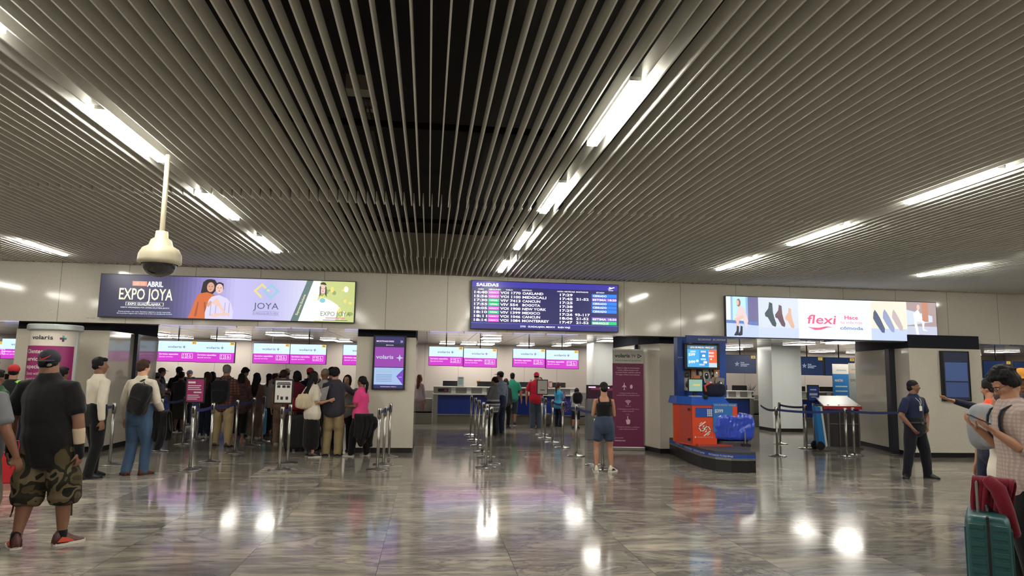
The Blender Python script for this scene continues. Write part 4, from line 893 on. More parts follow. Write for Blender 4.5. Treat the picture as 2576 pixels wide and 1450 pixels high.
# price-list monitor
a0, a1 = W_(1722,863,ky+.2), W_(1811,931,ky+.2); mt = MB(); mt.box(a0[0], a1[0], .2, .27, a1[1], a0[1], M_BLK); pm = mt.build('price_monitor', t, bevel=.01)
b0, b1 = W_(1729,869,ky+.19), W_(1804,925,ky+.19); dw, dh = b1[0]-b0[0], b0[1]-b1[1]
s = MB(); s.quad(b0[0], b1[0], b1[1], b0[1], .196, glow('price screen blue', (70,170,232), 1)); s.quad(b0[0], b1[0], b0[1]-dh*.18, b0[1], .195, glow('price screen slate', (84,120,140), .8)); s.quad(b0[0]+dw*.73, b1[0], b1[1]+dh*.2, b0[1]-dh*.19, .194, glow('price screen orange', (232,96,58), 1)); s.quad(b0[0]+dw*.73, b1[0], b1[1], b1[1]+dh*.2, .194, glow('price screen pale', (190,214,230), 1)); s.quad(b0[0]+dw*.4, b0[0]+dw*.71, b1[1]+dh*.04, b0[1]-dh*.21, .1945, glow('price screen blue2', (40,140,214), 1))
text(s, 'LISTA DE PRECIO / PRICE LIST', b0[0]+dw*.5, b0[1]-dh*.13, dh*.07, gw, .192, 'c', width=dw*.8, bold=.01)
for q, zz in (('$399',.48),('$499',.82)): text(s, q, b0[0]+dw*.04, b0[1]-dh*zz, dh*.12, gw, .192, width=dw*.22, bold=.02)
for (u, v) in ((.2,.25),(.55,.25),(.55,.6),(.82,.3),(.82,.45),(.5,.85)):
    for k in range(2): s.quad(b0[0]+dw*(u-.1), b0[0]+dw*(u+.08), b0[1]-dh*(v+.05*k+.02), b0[1]-dh*(v+.05*k), .192, gw)
for (u, v, q) in ((.55,.42,.05),(.6,.72,.06),(.33,.66,.04)): s.poly([(b0[0]+dw*(u-q), b0[1]-dh*(v+.1)),(b0[0]+dw*(u+q), b0[1]-dh*(v+.1)),(b0[0]+dw*(u+q), b0[1]-dh*(v+.02)),(b0[0]+dw*(u+q*.5), b0[1]-dh*v),(b0[0]+dw*(u-q*.5), b0[1]-dh*v),(b0[0]+dw*(u-q), b0[1]-dh*(v+.02))], .191, gw)
s.poly(ngon(b0[0]+dw*.8, b0[1]-dh*.62, dw*.03, dw*.03, 12), .191, gw); s.build('price_screen', pm)
m_ = MB()
for px in (1739, 1792): c_ = W_(px, 861, ky+.18); m_.ell((c_[0], .18, c_[1]+.01), (.03,.03,.015), glow('spot lamp', (255,255,255), 4))
m_.build('spot_lamp', t)
# turntable and hardware on the deck
m_ = MB(); tx = W_(1838,1130,ky-.25)[0]; m_.lathe([(0,.335),(.33,.335),(.33,.4),(.3,.42),(0,.42)], M_DECK, 32, (tx,-.2)); m_.build('turntable', t)
r0 = W_(1875,1130,ky-.5); m_ = MB(); m_.tube([(r0[0],-.5,.33),(r0[0],-.5,W_(1875,1088,ky-.5)[1])], [.014,.014], M_STEEL, 10); m_.box(r0[0]-.08, r0[0]+.08, -.56, -.44, .335, .38, M_BLK); m_.build('tension_rod', t)
m_ = MB(); m_.box(xc+.05, xc+.5, -.52, -.42, .335, .36, mat('red rail', (170,50,40))); m_.box(xb+.05, xc+.1, yF-ky-.14, yF-ky-.03, .335, .37, M_KOR2); m_.build('deck_rail', t)
# things on the stand
yS = ky-.28
sL, sR, sT, sB = AT(1788,1080,yS)[0], AT(1891,1080,yS)[0], AT(1840,1040,yS)[2], .44
def superbox(mb, c, r, m, e=.35, n=28, k=18, R=None):
    v_ = []
    sg = lambda x, p: math.copysign(abs(x)**p, x)
    for j in range(1, k):
        th = PI*j/k-PI/2
        for i in range(n):
            a = 2*PI*i/n; v_.append((sg(math.cos(th), e)*sg(math.cos(a), e), sg(math.cos(th), e)*sg(math.sin(a), e), sg(math.sin(th), e)))
    v_ += [(0,0,-1),(0,0,1)]; f_ = [(j*n+i, j*n+(i+1) % n, (j+1)*n+(i+1) % n, (j+1)*n+i) for j in range(k-2) for i in range(n)]
    f_ += [(len(v_)-2, (i+1) % n, i) for i in range(n)]+[(len(v_)-1, (k-2)*n+i, (k-2)*n+(i+1) % n) for i in range(n)]
    A = np.array(v_)*np.array(r)
    if R is not None: A = A@np.array(R).T
    mb.add(list(A+np.array(c)), f_, m); return mb
M_WRAP = mat('blue plastic wrap', (36,70,190), .12, bump=1, bscale=22, coat=1, var=.25, scale=5)
sc_ = thing('wrapped_suitcase', 'large suitcase wrapped in blue plastic film on the wrapping stand', 'suitcase', ((sL+sR)/2, yS, .425))
u_ = U(); mb_ = MB(); superbox(mb_, (0,0,(sT-.425)/2), ((sR-sL)/2, .17, (sT-.425)/2), M_WRAP, .3, 44, 28); me = remesh(mb_.v, mb_.f, .015, 'shell', 2, noise=.012, nseed=4, nscale=17); me.materials.append(M_WRAP); o = bpy.data.objects.new('shell', me); COL.objects.link(o); o.parent = sc_
MB().tube([(-.13,0,sT-.43),(-.12,0,sT-.37),(0,0,sT-.355),(.12,0,sT-.37),(.13,0,sT-.43)], [.012]*5, M_BLK, 8).build('carry_handle', sc_, smooth=True)
m_ = MB(); 
for xx in (-.3,.3): m_.ell((xx,0,0.005), (.04,.05,.028), M_BLK)
m_.build('wheels', sc_)
# bag on top
bx_, bzz = AT(1796, 1000, ky), z2+.03
bag = thing('duffel_bag', 'dark navy duffel bag with orange straps lying on the wrapping stand counter', 'bag', (bx_[0], ky-.02, bzz))
mb_ = MB(); superbox(mb_, (0,0,.13), (.22,.14,.13), M_BLK, .6, 30, 18); me = remesh(mb_.v, mb_.f, .014, 'bag_body', 3, noise=.015, nseed=9, nscale=9); me.materials.append(cloth('dark navy nylon', (24,26,44))); o = bpy.data.objects.new('bag_body', me); COL.objects.link(o); o.parent = bag
MB().tube([(-.2,-.1,.1),(-.24,-.13,.2),(-.15,-.14,.26),(-.05,-.12,.24)], [(.018,.006)]*4, cloth('orange webbing', (206,80,50)), 8).build('strap', bag)
# point-of-sale monitor
ps = W_(1750,975,ky-.1); pz = ps[1]
pt = thing('payment_terminal', 'small touch monitor with a pale green screen on the wrapping stand counter', 'monitor', (kx+ps[0], ky-.1, z2+.03))
MB().box(-.15,.15,0,.03,.08,.34,M_BLK).build('casing', pt, bevel=.008); s = MB(); s.quad(-.13,.13,.1,.32,-.002,glow('pos screen green', (150,190,170), .8)); s.quad(-.05,.09,.2,.235,-.004,glow('pos screen yellow', (214,190,110), .9)); s.build('display', pt)
MB().box(-.03,.03,.03,.08,0,.2,M_BLK).build('stand', pt); MB().box(-.11,.09,-.08,.08,0,.015,M_BTOP).build('foot', pt)
# accessories hanging on the back panel
cols = [(70,66,70),(220,140,70),(60,60,66),(206,196,180),(90,88,96),(216,130,64),(150,140,130),(200,110,60),(120,120,128),(130,124,120)]
for k, (px, py, w_, h_, rot) in enumerate(((1728,945,.13,.24,0),(1745,942,.1,.24,0),(1761,940,.11,.2,.05),(1777,946,.14,.26,.25),(1790,940,.08,.14,0),(1800,943,.15,.27,-.05),(1727,967,.12,.25,0),(1752,954,.12,.14,0),(1785,966,.16,.2,.1),(1808,966,.18,.24,-.15))):
    xx, zz = W_(px, py, ky+.38); t2 = thing('hanging_packet', ['grey travel padlock packet hanging top left of the small monitor','orange and white accessory packet second from the left in the top row','dark accessory packet third from the left in the top row','tilted cream card packet hanging above the duffel bag','narrow dark packet between the cream and orange cards','orange card packet with a neck pillow picture at the right of the rack','silver accessory packet at the left of the bottom row','small orange packet behind the small monitor','clear round packet hanging just above the duffel bag','clear crinkled packet hanging at the lower right of the rack'][k], 'packet', (kx+xx, ky+.38-(.03 if k > 5 else 0), zz), 0, 'travel accessories on the rack')
    m_ = MB(); c_ = math.cos(rot); s_ = math.sin(rot); pts = [(a*c_-b*s_, a*s_+b*c_) for a, b in ((-w_/2,-h_/2),(w_/2,-h_/2),(w_/2,h_/2),(-w_/2,h_/2))]
    m_.slab(pts, -.012, .012, mat('packet card %d' % k, cols[k], .35)); m_.build('card', t2); m_ = MB(); m_.ell((0,-.02,-.02*h_), (w_*.3,.02,h_*.25), mat('packet content %d' % (k % 3), ((40,40,46),(150,146,142),(196,190,178))[k % 3], .25, coat=.6)); m_.build('contents', t2)
    m_ = MB(); m_.tube([(0,.03,h_/2+.03),(0,-.01,h_/2-.01)], [.004,.004], M_STEEL, 6); m_.build('hook', t2)
# ------------------------------------------------------------------ boarding stand, banners, trolley at the right
a, b = gp(2075,1128), gp(2166,1132)
Y = 15.3; xl_, xr_ = AT(2083,1100,Y)[0], AT(2162,1100,Y)[0]; t = thing('podium', 'dark podium with a white slanted top and red edge behind the belts', 'podium', ((xl_+xr_)/2, Y, 0)); hw = (xr_-xl_)/2
M_PD = mat('dark grey podium panel', (62,58,62), .5); M_RED = mat('red edge strip', (196,44,60), .4)
MB().box(-hw, hw, 0, .6, .04, .98, M_PD).build('body', t); m_ = MB()
for xx in (-hw, -.12, hw-.03): m_.box(xx, xx+.035, -.03, .0, 0, 1.0, M_STEEL2)
m_.box(-hw, hw, -.02, 0, .55, .57, M_STEEL2); m_.box(-hw-.05, hw+.05, -.05, .62, 0, .04, M_STEEL2); m_.build('frame', t)
zt1, zt2 = AT(2100,1022,Y)[2], AT(2120,997,Y+.6)[2]
MB().add([(-hw-.12,-.1,zt1),(hw+.02,-.1,zt1),(hw+.2,.75,zt2),(-hw+.12,.75,zt2),(-hw-.12,-.1,zt1-.03),(hw+.02,-.1,zt1-.03),(hw+.2,.75,zt2-.03),(-hw+.12,.75,zt2-.03)], [(0,1,2,3),(7,6,5,4),(0,4,5,1),(1,5,6,2),(2,6,7,3),(3,7,4,0)], M_WHITE).build('slanted_top', t)
MB().box(-hw-.14, hw+.02, -.12, -.1, zt1-.07, zt1+.005, M_RED).build('red_edge', t); text(l2 := MB(), 'DOCUMENTOS', -.1, 0, .03, M_RED, width=.3, mp=lambda a, b: (a, -.03+b, zt1+.025+b*.35)); l2.build('lettering', t)
def tallboard(px0, py0, px1, Y, head, body, label, words_):
    a_ = AT(px0, py0, Y); b_ = AT(px1, py0+6, Y); hw = (b_[0]-a_[0])/2; h_ = a_[2]; t = thing('standing_banner', label, 'banner', ((a_[0]+b_[0])/2, Y, 0))
    MB().box(-hw-.02, hw+.02, -.1, .1, 0, .04, M_STEEL2).build('base', t); m_ = MB(); m_.box(-hw, hw, -.01, .01, .04, h_*.87, body); m_.box(-hw, hw, -.01, .01, h_*.87, h_, head); m_.build('sheet', t)
    l = MB(); text(l, words_[0], .0, h_*.91, .05, M_GREYP, -.012, 'c', width=hw*1.1); text(l, words_[1], -hw*.8, h_*.77, .06, M_WHITE if body != M_SHEETW2 else M_GREYP, -.012, width=hw*.9, bold=.02)
    for k in range(4): l.quad(-hw*.75, hw*.6, h_*.7-k*.12, h_*.715-k*.12, -.012, M_PALE)
    l.build('lettering', t)
M_SHEETW2 = mat('pale banner sheet', (196,208,216), .5)
tallboard(2093, 916, 2138, 17.0, M_WHITE, mat('cyan blue banner', (32,120,190), .5), 'tall blue and white standing banner behind the podium', ('aeromexico', 'MARTIN'))
tallboard(2134, 914, 2162, 16.6, M_WHITE, M_SHEETW2, 'tall pale standing banner beside the blue one behind the podium', ('avisos', 'EQUIPAJE'))
Y = 15.0; x_ = AT(2060, 1100, Y)[0]; t = thing('display_stand', 'leaning blue and white leaflet stand with black wheels behind the small blue notice', 'stand', (x_, Y, 0))
MB().slab([(-.02,.1),(.12,.06),(.02,.95),(-.1,.98)], -.06, .08, mat('cyan blue banner', (32,120,190), .5)).build('panel', t); MB().slab([(.12,.06),(.16,.1),(.06,.97),(.02,.95)], -.07, .09, M_WHITECOL).build('edge', t)
for s_ in (-.1,.12):
    w_ = MB(); w_.lathe([(0,-.03),(.09,-.03),(.1,0),(.09,.03),(0,.03)], M_BLK, 20); w_ = w_.build('wheel', t); w_.rotation_euler = (PI/2,0,0); w_.location = (-.03, s_, .1)
MB().box(0,.35,-.1,.12,.03,.07,M_STEEL2).build('footplate', t)
# small potted plant by the column
x_ = AT(1919,1030,21.5)[0]; t = thing('potted_plant', 'small spiky plant on the steel scale beside the white column', 'plant', (x_, 22.3, .85)); M_PL = mat('dusty violet-green leaf', (74,78,110), .5)
MB().lathe([(0,0),(.07,0),(.09,.14),(.07,.14),(0,.12)], M_BLK, 16).build('pot', t); m_ = MB(); rp = random.Random(2)
for k in range(16):
    a = k*2.4; r = rp.uniform(.1,.22); h_ = rp.uniform(.2,.42); m_.tube([(0,0,.12),(r*.5*math.cos(a),r*.5*math.sin(a),.12+h_*.7),(r*math.cos(a),r*math.sin(a),.12+h_)], [.012,.01,.002], M_PL, 5, cap=False)
m_.build('foliage', t)
# ------------------------------------------------------------------ people
V3 = lambda *a: np.array(a, float)
def unit(v): v = np.array(v, float); return v/(np.linalg.norm(v)+1e-9)
def rotz(a): c, s = math.cos(a), math.sin(a); return np.array([[c,-s,0],[s,c,0],[0,0,1]])
def rotx(a): c, s = math.cos(a), math.sin(a); return np.array([[1,0,0],[0,c,-s],[0,s,c]])
def roty(a): c, s = math.cos(a), math.sin(a); return np.array([[c,0,s],[0,1,0],[-s,0,c]])
TAB = { # height: half width, half depth (fractions of stature)
 'm': [(.455,.082,.058),(.50,.098,.068),(.55,.094,.066),(.61,.084,.058),(.68,.09,.062),(.74,.101,.066),(.785,.103,.058),(.808,.09,.05),(.825,.066,.042),(.838,.045,.037),(.85,.034,.034)],
 'f': [(.455,.09,.062),(.50,.106,.074),(.55,.096,.066),(.61,.074,.054),(.68,.08,.06),(.74,.09,.068),(.785,.089,.054),(.808,.076,.046),(.825,.055,.038),(.838,.038,.034),(.85,.03,.031)],
}
def girth(tab, h, fat):
    T = TAB[tab]; hs = [q[0] for q in T]
    a = np.interp(h, hs, [q[1] for q in T]); b = np.interp(h, hs, [q[2] for q in T])
    k = fat*max(0, 1-abs(h-.62)/.2); return a*(1+k*.55), b*(1+k*1.0)
SKIN = {'tan': (170,124,100), 'brown': (128,90,72), 'light': (206,158,130), 'dark': (112,76,60)}
def skin(k): return mat('skin '+k, SKIN[k], .55, var=.06, scale=20, spec=.35)
HAIR = {'black': (15,13,15), 'brown': (58,38,30), 'grey': (118,112,110), 'auburn': (92,50,38), 'blond': (150,120,90)}
def hairm(k): return mat('hair '+k, HAIR[k], .65, bump=.3, bscale=140, var=.3, scale=60, spec=.25)
ARM = { # (upper arm direction, forearm direction) for the right arm: x outwards, y forwards
 'down': ((.16,.02,-1),(.06,.14,-1)), 'loose': ((.28,.0,-1),(.12,.12,-1)), 'phone': ((.1,.12,-1),(-.45,1,.35)), 'crossed': ((.12,.3,-1),(-1,.45,.15)), 'pocket': ((.32,-.18,-1),(-.15,.35,-1)),
 'counter': ((.2,.5,-.9),(-.1,1,.1)), 'hold': ((.12,.1,-1),(-.25,1,-.05)), 'chest': ((.15,.15,-1),(-.8,.5,.75)), 'belt': ((.3,.02,-1),(-.55,.45,-.75)), 'reach': ((.5,.8,.1),(.1,1,.05)), 'up': ((.5,.6,-.3),(-.3,.5,1)),
}
def hand(u, wr, d, nrm, H, sd, curl=.5, spread=.1):
    d = unit(d); nrm = unit(np.array(nrm)-d*np.dot(nrm, d)); s = np.cross(d, nrm)*sd   # s: towards the thumb
    k = H/1.72; R = np.array([s, nrm, d]).T
    u.ell(wr+d*.045*k, (.038*k,.015*k,.052*k), R, 12, 8); u.ell(wr+d*.07*k, (.04*k,.0135*k,.03*k), R, 12, 8)
    for j, (o, ln) in enumerate(((.03,.068),(.0105,.078),(-.0095,.073),(-.0285,.056))):
        p = wr+d*.085*k+s*o*k; a = spread*(o/.03); q = unit(d+s*a); pts = [p-q*.015*k, p]
        ang = 0
        for seg, fr in enumerate((.45,.3,.25)):
            ang += curl*(.55+.25*seg+.05*j); dd = q*math.cos(ang)+nrm*math.sin(ang); pts.append(pts[-1]+dd*ln*fr*k)
        u.tube(pts, [.0095*k,.0092*k,.0088*k,.0082*k,.0072*k], right=s, n=8)
    p = wr+d*.025*k+s*.028*k; t1 = unit(d*.75+s*.75+nrm*.25); t2 = unit(d*.95+s*.3+nrm*.45*(1+curl))
    u.tube([p-t1*.015*k, p+t1*.03*k, p+t1*.03*k+t2*.028*k, p+t1*.03*k+t2*.05*k], [.012*k,.0115*k,.0095*k,.008*k], right=nrm, n=8)
def person(label, loc, H, face=0, tab='m', fat=0, sk='tan', hair=('short','black'), top=('x',None,'short'), bottom=(None,'long'), shoe=((30,30,34),(40,40,42)), aL='down', aR='down', turn=0, nod=0, lean=0, side=0, stance=.09, step=0, feet=(.15,.15), hat=None,
           voxel=.011, curl=.5, kid=False, glasses=False, group=None, twist=0, facefeat=False, extra=None, kneeb=0, palmL=None, palmR=None, arml=1.0):
    t = thing('person', label, 'person', loc, face, group); u = U(); hs = 1.16 if kid else 1.0
    RT_ = V3(1,0,0); tw = rotz(twist)
    # spine
    zs = np.arange(.5, .90, .02); pts = [V3(0,0,.5*H)]; dirs = []
    for z in zs:
        a = lean*min(1, (z-.48)/.12); b = side*min(1, (z-.48)/.12); dirs.append(unit((math.sin(b), math.sin(a), math.cos(a)*math.cos(b)))); pts.append(pts[-1]+dirs[-1]*.02*H)
    def sp(h):
        if h <= .5: return V3(0, 0, h*H), V3(0,0,1)
        k = (h-.5)/.02; i = min(int(k), len(dirs)-1); return pts[i]+dirs[i]*(k-i)*.02*H, dirs[i]
    def rt(h): return rotz(twist*min(1, max(0, (h-.5)/.25)))@RT_
    # torso rings
    def rings(h0, h1, n, inf=0, k=1.0, bot=0):
        P, R = [], []
        for i in range(n):
            h = h0+(h1-h0)*i/(n-1); c, d = sp(h); a, b = girth(tab, h, fat); e = inf+bot*(1-i/(n-1))**2
            yo = fat*.02*H*max(0, 1-abs(h-.6)/.15); c = c+V3(0, yo, 0)
            P.append(c); R.append(((a*k+e)*H, (b*k+e)*H))
        return P, R
    P_, R_ = rings(.465, .85, 12, k=.93); u.tube(P_, R_, n=20)
    c_n, d_n = sp(.84); c_h, d_h = sp(.872)
    u.tube([c_n-d_n*.02*H, c_h+d_h*.02*H], [.038*H*(1+fat*.45), .0345*H*(1+fat*.4)], n=14)
    # head
    hh = .137*H*hs; HR = rotz(turn+twist)@rotx(-nod)@rotx(0); hc = c_h+d_h*hh*(.43-fat*.2)+HR@V3(0,.02,0)*H*.4
    hp = lambda x, y, z: hc+HR@(V3(x, y, z)*hh)
    e_ = lambda x, y, z, a, b, c: u.ell(hp(x,y,z), (a*hh,b*hh,c*hh), HR, 16, 12)
    e_(0,-.06,.12,.335,.40,.37); e_(0,.1,-.1,.275,.27,.33); e_(0,.12,-.29,.19,.2,.17); e_(0,.25,-.4,.085,.075,.07); e_(0,-.05,-.2,.22,.26,.26)
    u.tube([hp(0,.335,.06), hp(0,.41,-.06), hp(0,.425,-.12)], [.03*hh,.045*hh,.055*hh], n=8)
    for s in (-1, 1):
        e_(s*.13,.29,.075,.11,.06,.04); e_(s*.17,.22,-.1,.09,.09,.09); e_(s*.3,-.02,-.06,.05,.075,.12); e_(s*.04,.395,-.13,.035,.035,.03)
    e_(0,.33,-.235,.1,.045,.025); e_(0,.325,-.28,.085,.045,.028)
    # arms
    sj = (.112 if tab == 'm' else .098)*(1+fat*.28); shp = {}
    arms = {}
    for nm, sd, spec in (('L',-1,aL), ('R',1,aR)):
        ua, fa = ARM[spec] if isinstance(spec, str) else spec
        c, d = sp(.785); s0 = c+rt(.8)*sd*(sj)*H*.93
        TW = rotz(twist)
        ua = TW@unit((ua[0]*sd, ua[1], ua[2])); fa = TW@unit((fa[0]*sd, fa[1], fa[2]))
        ua = ua.copy(); ua[0] += sd*fat*.12; ua = unit(ua)
        el = s0+ua*.165*H*arml; wr = el+fa*.145*H*arml; af = 1+fat*.25; mf = 1.0 if tab == 'm' else .86
        u.tube([c+rt(.8)*sd*sj*.5*H, s0, s0+ua*.05*H, s0+ua*.12*H, el, el+fa*.045*H, el+fa*.1*H, wr, wr+fa*.015*H],
               [q*H*af*mf for q in (.03,.034,.031,.027,.0235,.0245,.020,.0155,.0145)], right=(0,1,0), n=12)
        pn = palmL if nm == 'L' else palmR
        pn = TW@V3(-sd,.1,0) if pn is None else TW@np.array(pn, float)
        hand(u, wr+fa*.008*H, fa, pn, H, sd*(-1), curl, .12)
        arms[nm] = (s0, ua, el, fa, wr, af*mf)
    # legs
    legs = {}
    for nm, sd in (('L',-1), ('R',1)):
        hip = V3(sd*(.05 if tab == 'm' else .054)*(1+fat*.2)*H, 0, .495*H); fy = step*(-sd)*H; ank = V3(sd*stance*.5*H*1.0+sd*.01*H, fy, .045*H)
        v = ank-hip; D = np.linalg.norm(v); l1 = l2 = max(.2275*H, D/2*1.001); mid = (hip+ank)/2; off = math.sqrt(max(0, l1*l1-(D/2)**2))+kneeb*H
        kn = mid+V3(sd*.006*H, off*1.0+.004*H, 0); lf = 1+fat*.22; tf = 1.0 if tab == 'm' else 1.05
        u.tube([hip+V3(0,0,.02*H), hip*.6+kn*.4, hip*.25+kn*.75, kn, kn*.7+ank*.3, kn*.4+ank*.6, ank*.85+kn*.15, ank+V3(0,0,-.015*H)], [q*H*lf for q in (.055*tf,.05*tf,.039*tf,.032,.034,.027,.0205,.021)], n=14)
        fd = rotz(-sd*feet[0 if nm == 'L' else 1])@V3(0,1,0); legs[nm] = (hip, kn, ank, fd, lf)
        u.tube([ank-fd*.02*H+V3(0,0,-.02*H), ank+fd*.04*H+V3(0,0,-.022*H), ank+fd*.085*H+V3(0,0,-.03*H)], [(.018*H,.017*H),(.019*H,.013*H),(.016*H,.008*H)], right=(1,0,0), n=10)
    u.build('body', skin(sk), t, voxel, 3)
    # top
    if top and top[1] is not None:
        tm, sl = top[1], top[2]; hem = top[3] if len(top) > 3 else .47; inf = top[4] if len(top) > 4 else .009; g = U()
        if sl == 'tank':
            P_, R_ = rings(hem, .745, 11, .006); g.tube(P_, R_, n=22)
            for s in (-1, 1):
                a, _ = sp(.73); b, _ = sp(.80); c, _ = sp(.822); dq = .073*H
                k0 = girth(tab, .73, fat)[1]*H
                g.tube([a+V3(s*.058*H,-k0*1.0,0), b+V3(s*.066*H,-.045*H,0), c+V3(s*.062*H,-.005*H,.004*H), b+V3(s*.06*H,.045*H,0), a+V3(s*.055*H,k0,0)], [(.0145*H,.0055*H)]*5, n=10)
        else:
            P_, R_ = rings(hem, .832, 14, inf if hem < .5 else .007, bot=.012 if hem < .5 else 0); g.tube(P_, R_, n=24)
            c, d = sp(.83); g.tube([c-d*.03*H, c+d*.012*H], [.056*H*(1+fat*.25), .044*H*(1+fat*.35)], n=16)
            if tab == 'f' : 
                cb, _ = sp(.725)
                for s in (-1,1): g.ell(cb+rt(.72)*s*.045*H+rotz(twist)@V3(0,.045,0)*H, (.043*H,.04*H,.04*H))
            for s in 'LR':
                s0, ua, el, fa, wr, af = arms[s]; sd = -1 if s == 'L' else 1; inn = sp(.795)[0]+rt(.8)*sd*.05*H
                if sl == 'short': g.tube([inn, s0, s0+ua*.05*H, s0+ua*.118*H], [q*H*af for q in (.034,.038,.0385,.0405)], right=(0,1,0), n=16)
                elif sl == 'elbow': g.tube([inn, s0, s0+ua*.05*H, s0+ua*.1*H, s0+ua*.148*H], [q*H*af for q in (.034,.0385,.0395,.041,.043)], right=(0,1,0), n=16)
                elif sl == 'long': g.tube([inn, s0, s0+ua*.05*H, s0+ua*.12*H, el, el+fa*.05*H, el+fa*.1*H, wr-fa*.004*H], [q*H*af for q in (.034,.0375,.0365,.034,.031,.030,.0265,.023)], right=(0,1,0), n=16)
                elif sl == 'none': g.tube([inn, s0*.75+inn*.25], [.037*H, .034*H], right=(0,1,0), n=12)
        g.build(top[0], tm, t, voxel*1.1, 3, noise=.0045*H/1.7, nseed=len(label), nscale=11)
        if top[0] == 'polo_shirt' or top[0] == 'dress_shirt':
            cu = U(); c, d = sp(.838); cu.tube([c-d*.012*H, c+d*.012*H], [(.046*H,.047*H),(.039*H,.041*H)], n=18); cu.build('collar', tm, t, .008, 1)
    # bottom
    if bottom and bottom[0] is not None:
        bm, ln = bottom[0], bottom[1]; lo = bottom[2] if len(bottom) > 2 else 1.0; g = U()
        if ln == 'skirt':
            P_, R_ = rings(.46, .6, 5, .01); k = lo
            g.tube([V3(0,0,.13*H),V3(0,0,.2*H),V3(0,0,.35*H),V3(0,0,.46*H)]+P_, [(.1*k*H,.085*k*H),(.1*k*H,.085*k*H),(.11*k*H,.085*k*H),(.112*H,.085*H)]+R_, n=22)
        else:
            P_, R_ = rings(.455, .6, 6, .0145 if (top and len(top) > 3 and top[3] >= .5) else .005); g.tube(P_, R_, n=22)
            for s in 'LR':
                hip, kn, ank, fd, lf = legs[s]; L_ = {'long': 1.0, 'knee': .58, 'shorts': .3, 'crop': .78}[ln]
                ch = [(hip+V3(0,0,.01*H), .062), (hip*.62+kn*.38, .06), (hip*.25+kn*.75, .05*lo), (kn, .044*lo), (kn*.6+ank*.4, .041*lo), (kn*.25+ank*.75, .037*lo), (ank+V3(0,0,-.016*H), .036*lo)]
                tt = [0, .2, .4, .5, .7, .87, 1.0]; cp = [ch[0]]
                for i in range(1, 7):
                    if tt[i] <= L_: cp.append(ch[i])
                    else:
                        k = (L_-tt[i-1])/(tt[i]-tt[i-1])
                        if k > .05: cp.append((ch[i-1][0]*(1-k)+ch[i][0]*k, (ch[i-1][1]*(1-k)+ch[i][1]*k)*(1.05 if ln != 'long' else 1)))
                        break
                g.tube([q[0] for q in cp], [q[1]*H*lf for q in cp], n=16)
        g.build({'skirt': 'skirt', 'shorts': 'shorts', 'knee': 'shorts', 'crop': 'cropped_trousers', 'long': 'trousers'}[ln], bm, t, voxel*1.1, 3, noise=.005*H/1.7, nseed=len(label)+3, nscale=10)
    # shoes
    if shoe:
        for s in 'LR':
            hip, kn, ank, fd, lf = legs[s]; sr = np.array([fd[1], -fd[0], 0]); m1, m2 = mat('shoe %d %d %d' % shoe[0], shoe[0], .45), mat('shoe %d %d %d' % shoe[1], shoe[1], .5)
            prof = [(-.042,.012,.03),(-.038,.023,.058),(-.024,.028,.078),(.0,.029,.08),(.018,.029,.068),(.036,.029,.053),(.058,.032,.04),(.082,.031,.03),(.102,.022,.022),(.11,.01,.015)]
            vs_ = []; n = 10
            for y, w_, z in prof:
                for i in range(n):
                    a = 2*PI*i/n; cx_ = math.cos(a); sz = math.sin(a)
                    p = ank+fd*y*H+sr*cx_*w_*H*(1 if sz <= 0 else (1-.35*sz)); vs_.append((p[0], p[1], .012*H+max(0, sz)*(z-.012)*H if sz > 0 else .012*H+sz*.004*H))
            fs = [(i*n+j, (i+1)*n+j, (i+1)*n+(j+1) % n, i*n+(j+1) % n) for i in range(len(prof)-1) for j in range(n)]+[tuple(range(n)), tuple(reversed(range((len(prof)-1)*n, len(prof)*n)))]
            b = MB(); b.add(vs_, fs, m1)
            if shoe[0] != shoe[1] and len(shoe) > 2:
                m3 = mat('shoe %d %d %d' % shoe[2], shoe[2], .45)
                for sg in (-1, 1): b.add([tuple(ank+fd*y*H+sr*sg*w_*H+V3(0,0,z*H-ank[2])) for y, w_, z in ((-.03,.0255,.02),(.0,.0285,.018),(.05,.032,.016),(.02,.0265,.036),(-.01,.0262,.044))], [(0,1,2,3,4)], m3)
            so = b.build('shoe', t, smooth=True)
            ol = [(-.042,.012),(-.036,.024),(-.015,.028),(.01,.027),(.04,.031),(.07,.033),(.095,.027),(.112,.012)]
            o2 = [tuple((ank+fd*y*H-sr*w_*H)[:2]) for y, w_ in ol]+[tuple((ank+fd*y*H+sr*w_*H)[:2]) for y, w_ in reversed(ol)]
            MB().prism(o2[::-1], .001, .014*H, m2).build('sole', so)
    # hair
    if hair and hair[0] != 'none':
        g = U(); hm = hairm(hair[1]); q = lambda x, y, z, a, b, c: g.ell(hp(x,y,z), (a*hh,b*hh,c*hh), HR, 18, 12)
        st = hair[0]
        if hat and st in ('short','thin','bob','buzz'): q(0,-.13,-.0,.335,.33,.26)
        elif st == 'buzz': q(0,-.075,.165,.35,.405,.36); q(0,-.2,-.1,.31,.27,.3)
        elif st == 'thin': q(0,-.11,.16,.362,.395,.35); q(0,-.22,-.08,.3,.24,.24)
        else:
            q(0,-.11,.19,.375,.4,.365); q(0,-.22,-.0,.335,.27,.3)
            if (tab == 'm' or st in ('curly',)) and not hat: q(0,.16,.36,.27,.2,.14)
            for s in (-1, 1): q(s*.3,-.02,.12,.075,.2,.17)
        if st == 'curly':
            rg = random.Random(4)
            for _ in range(60):
                a = rg.uniform(0, 2*PI); b = rg.uniform(.0, 1.45); r = .38; x, y, z = r*math.cos(b)*math.cos(a), r*math.cos(b)*math.sin(a), r*math.sin(b)
                if y > .2 and z < .2: continue
                q(x, -.08+y*1.05, .2+z*.95, .085, .085, .08)
            for s in (-1,1): q(s*.31,-.08,-.02,.07,.15,.18)
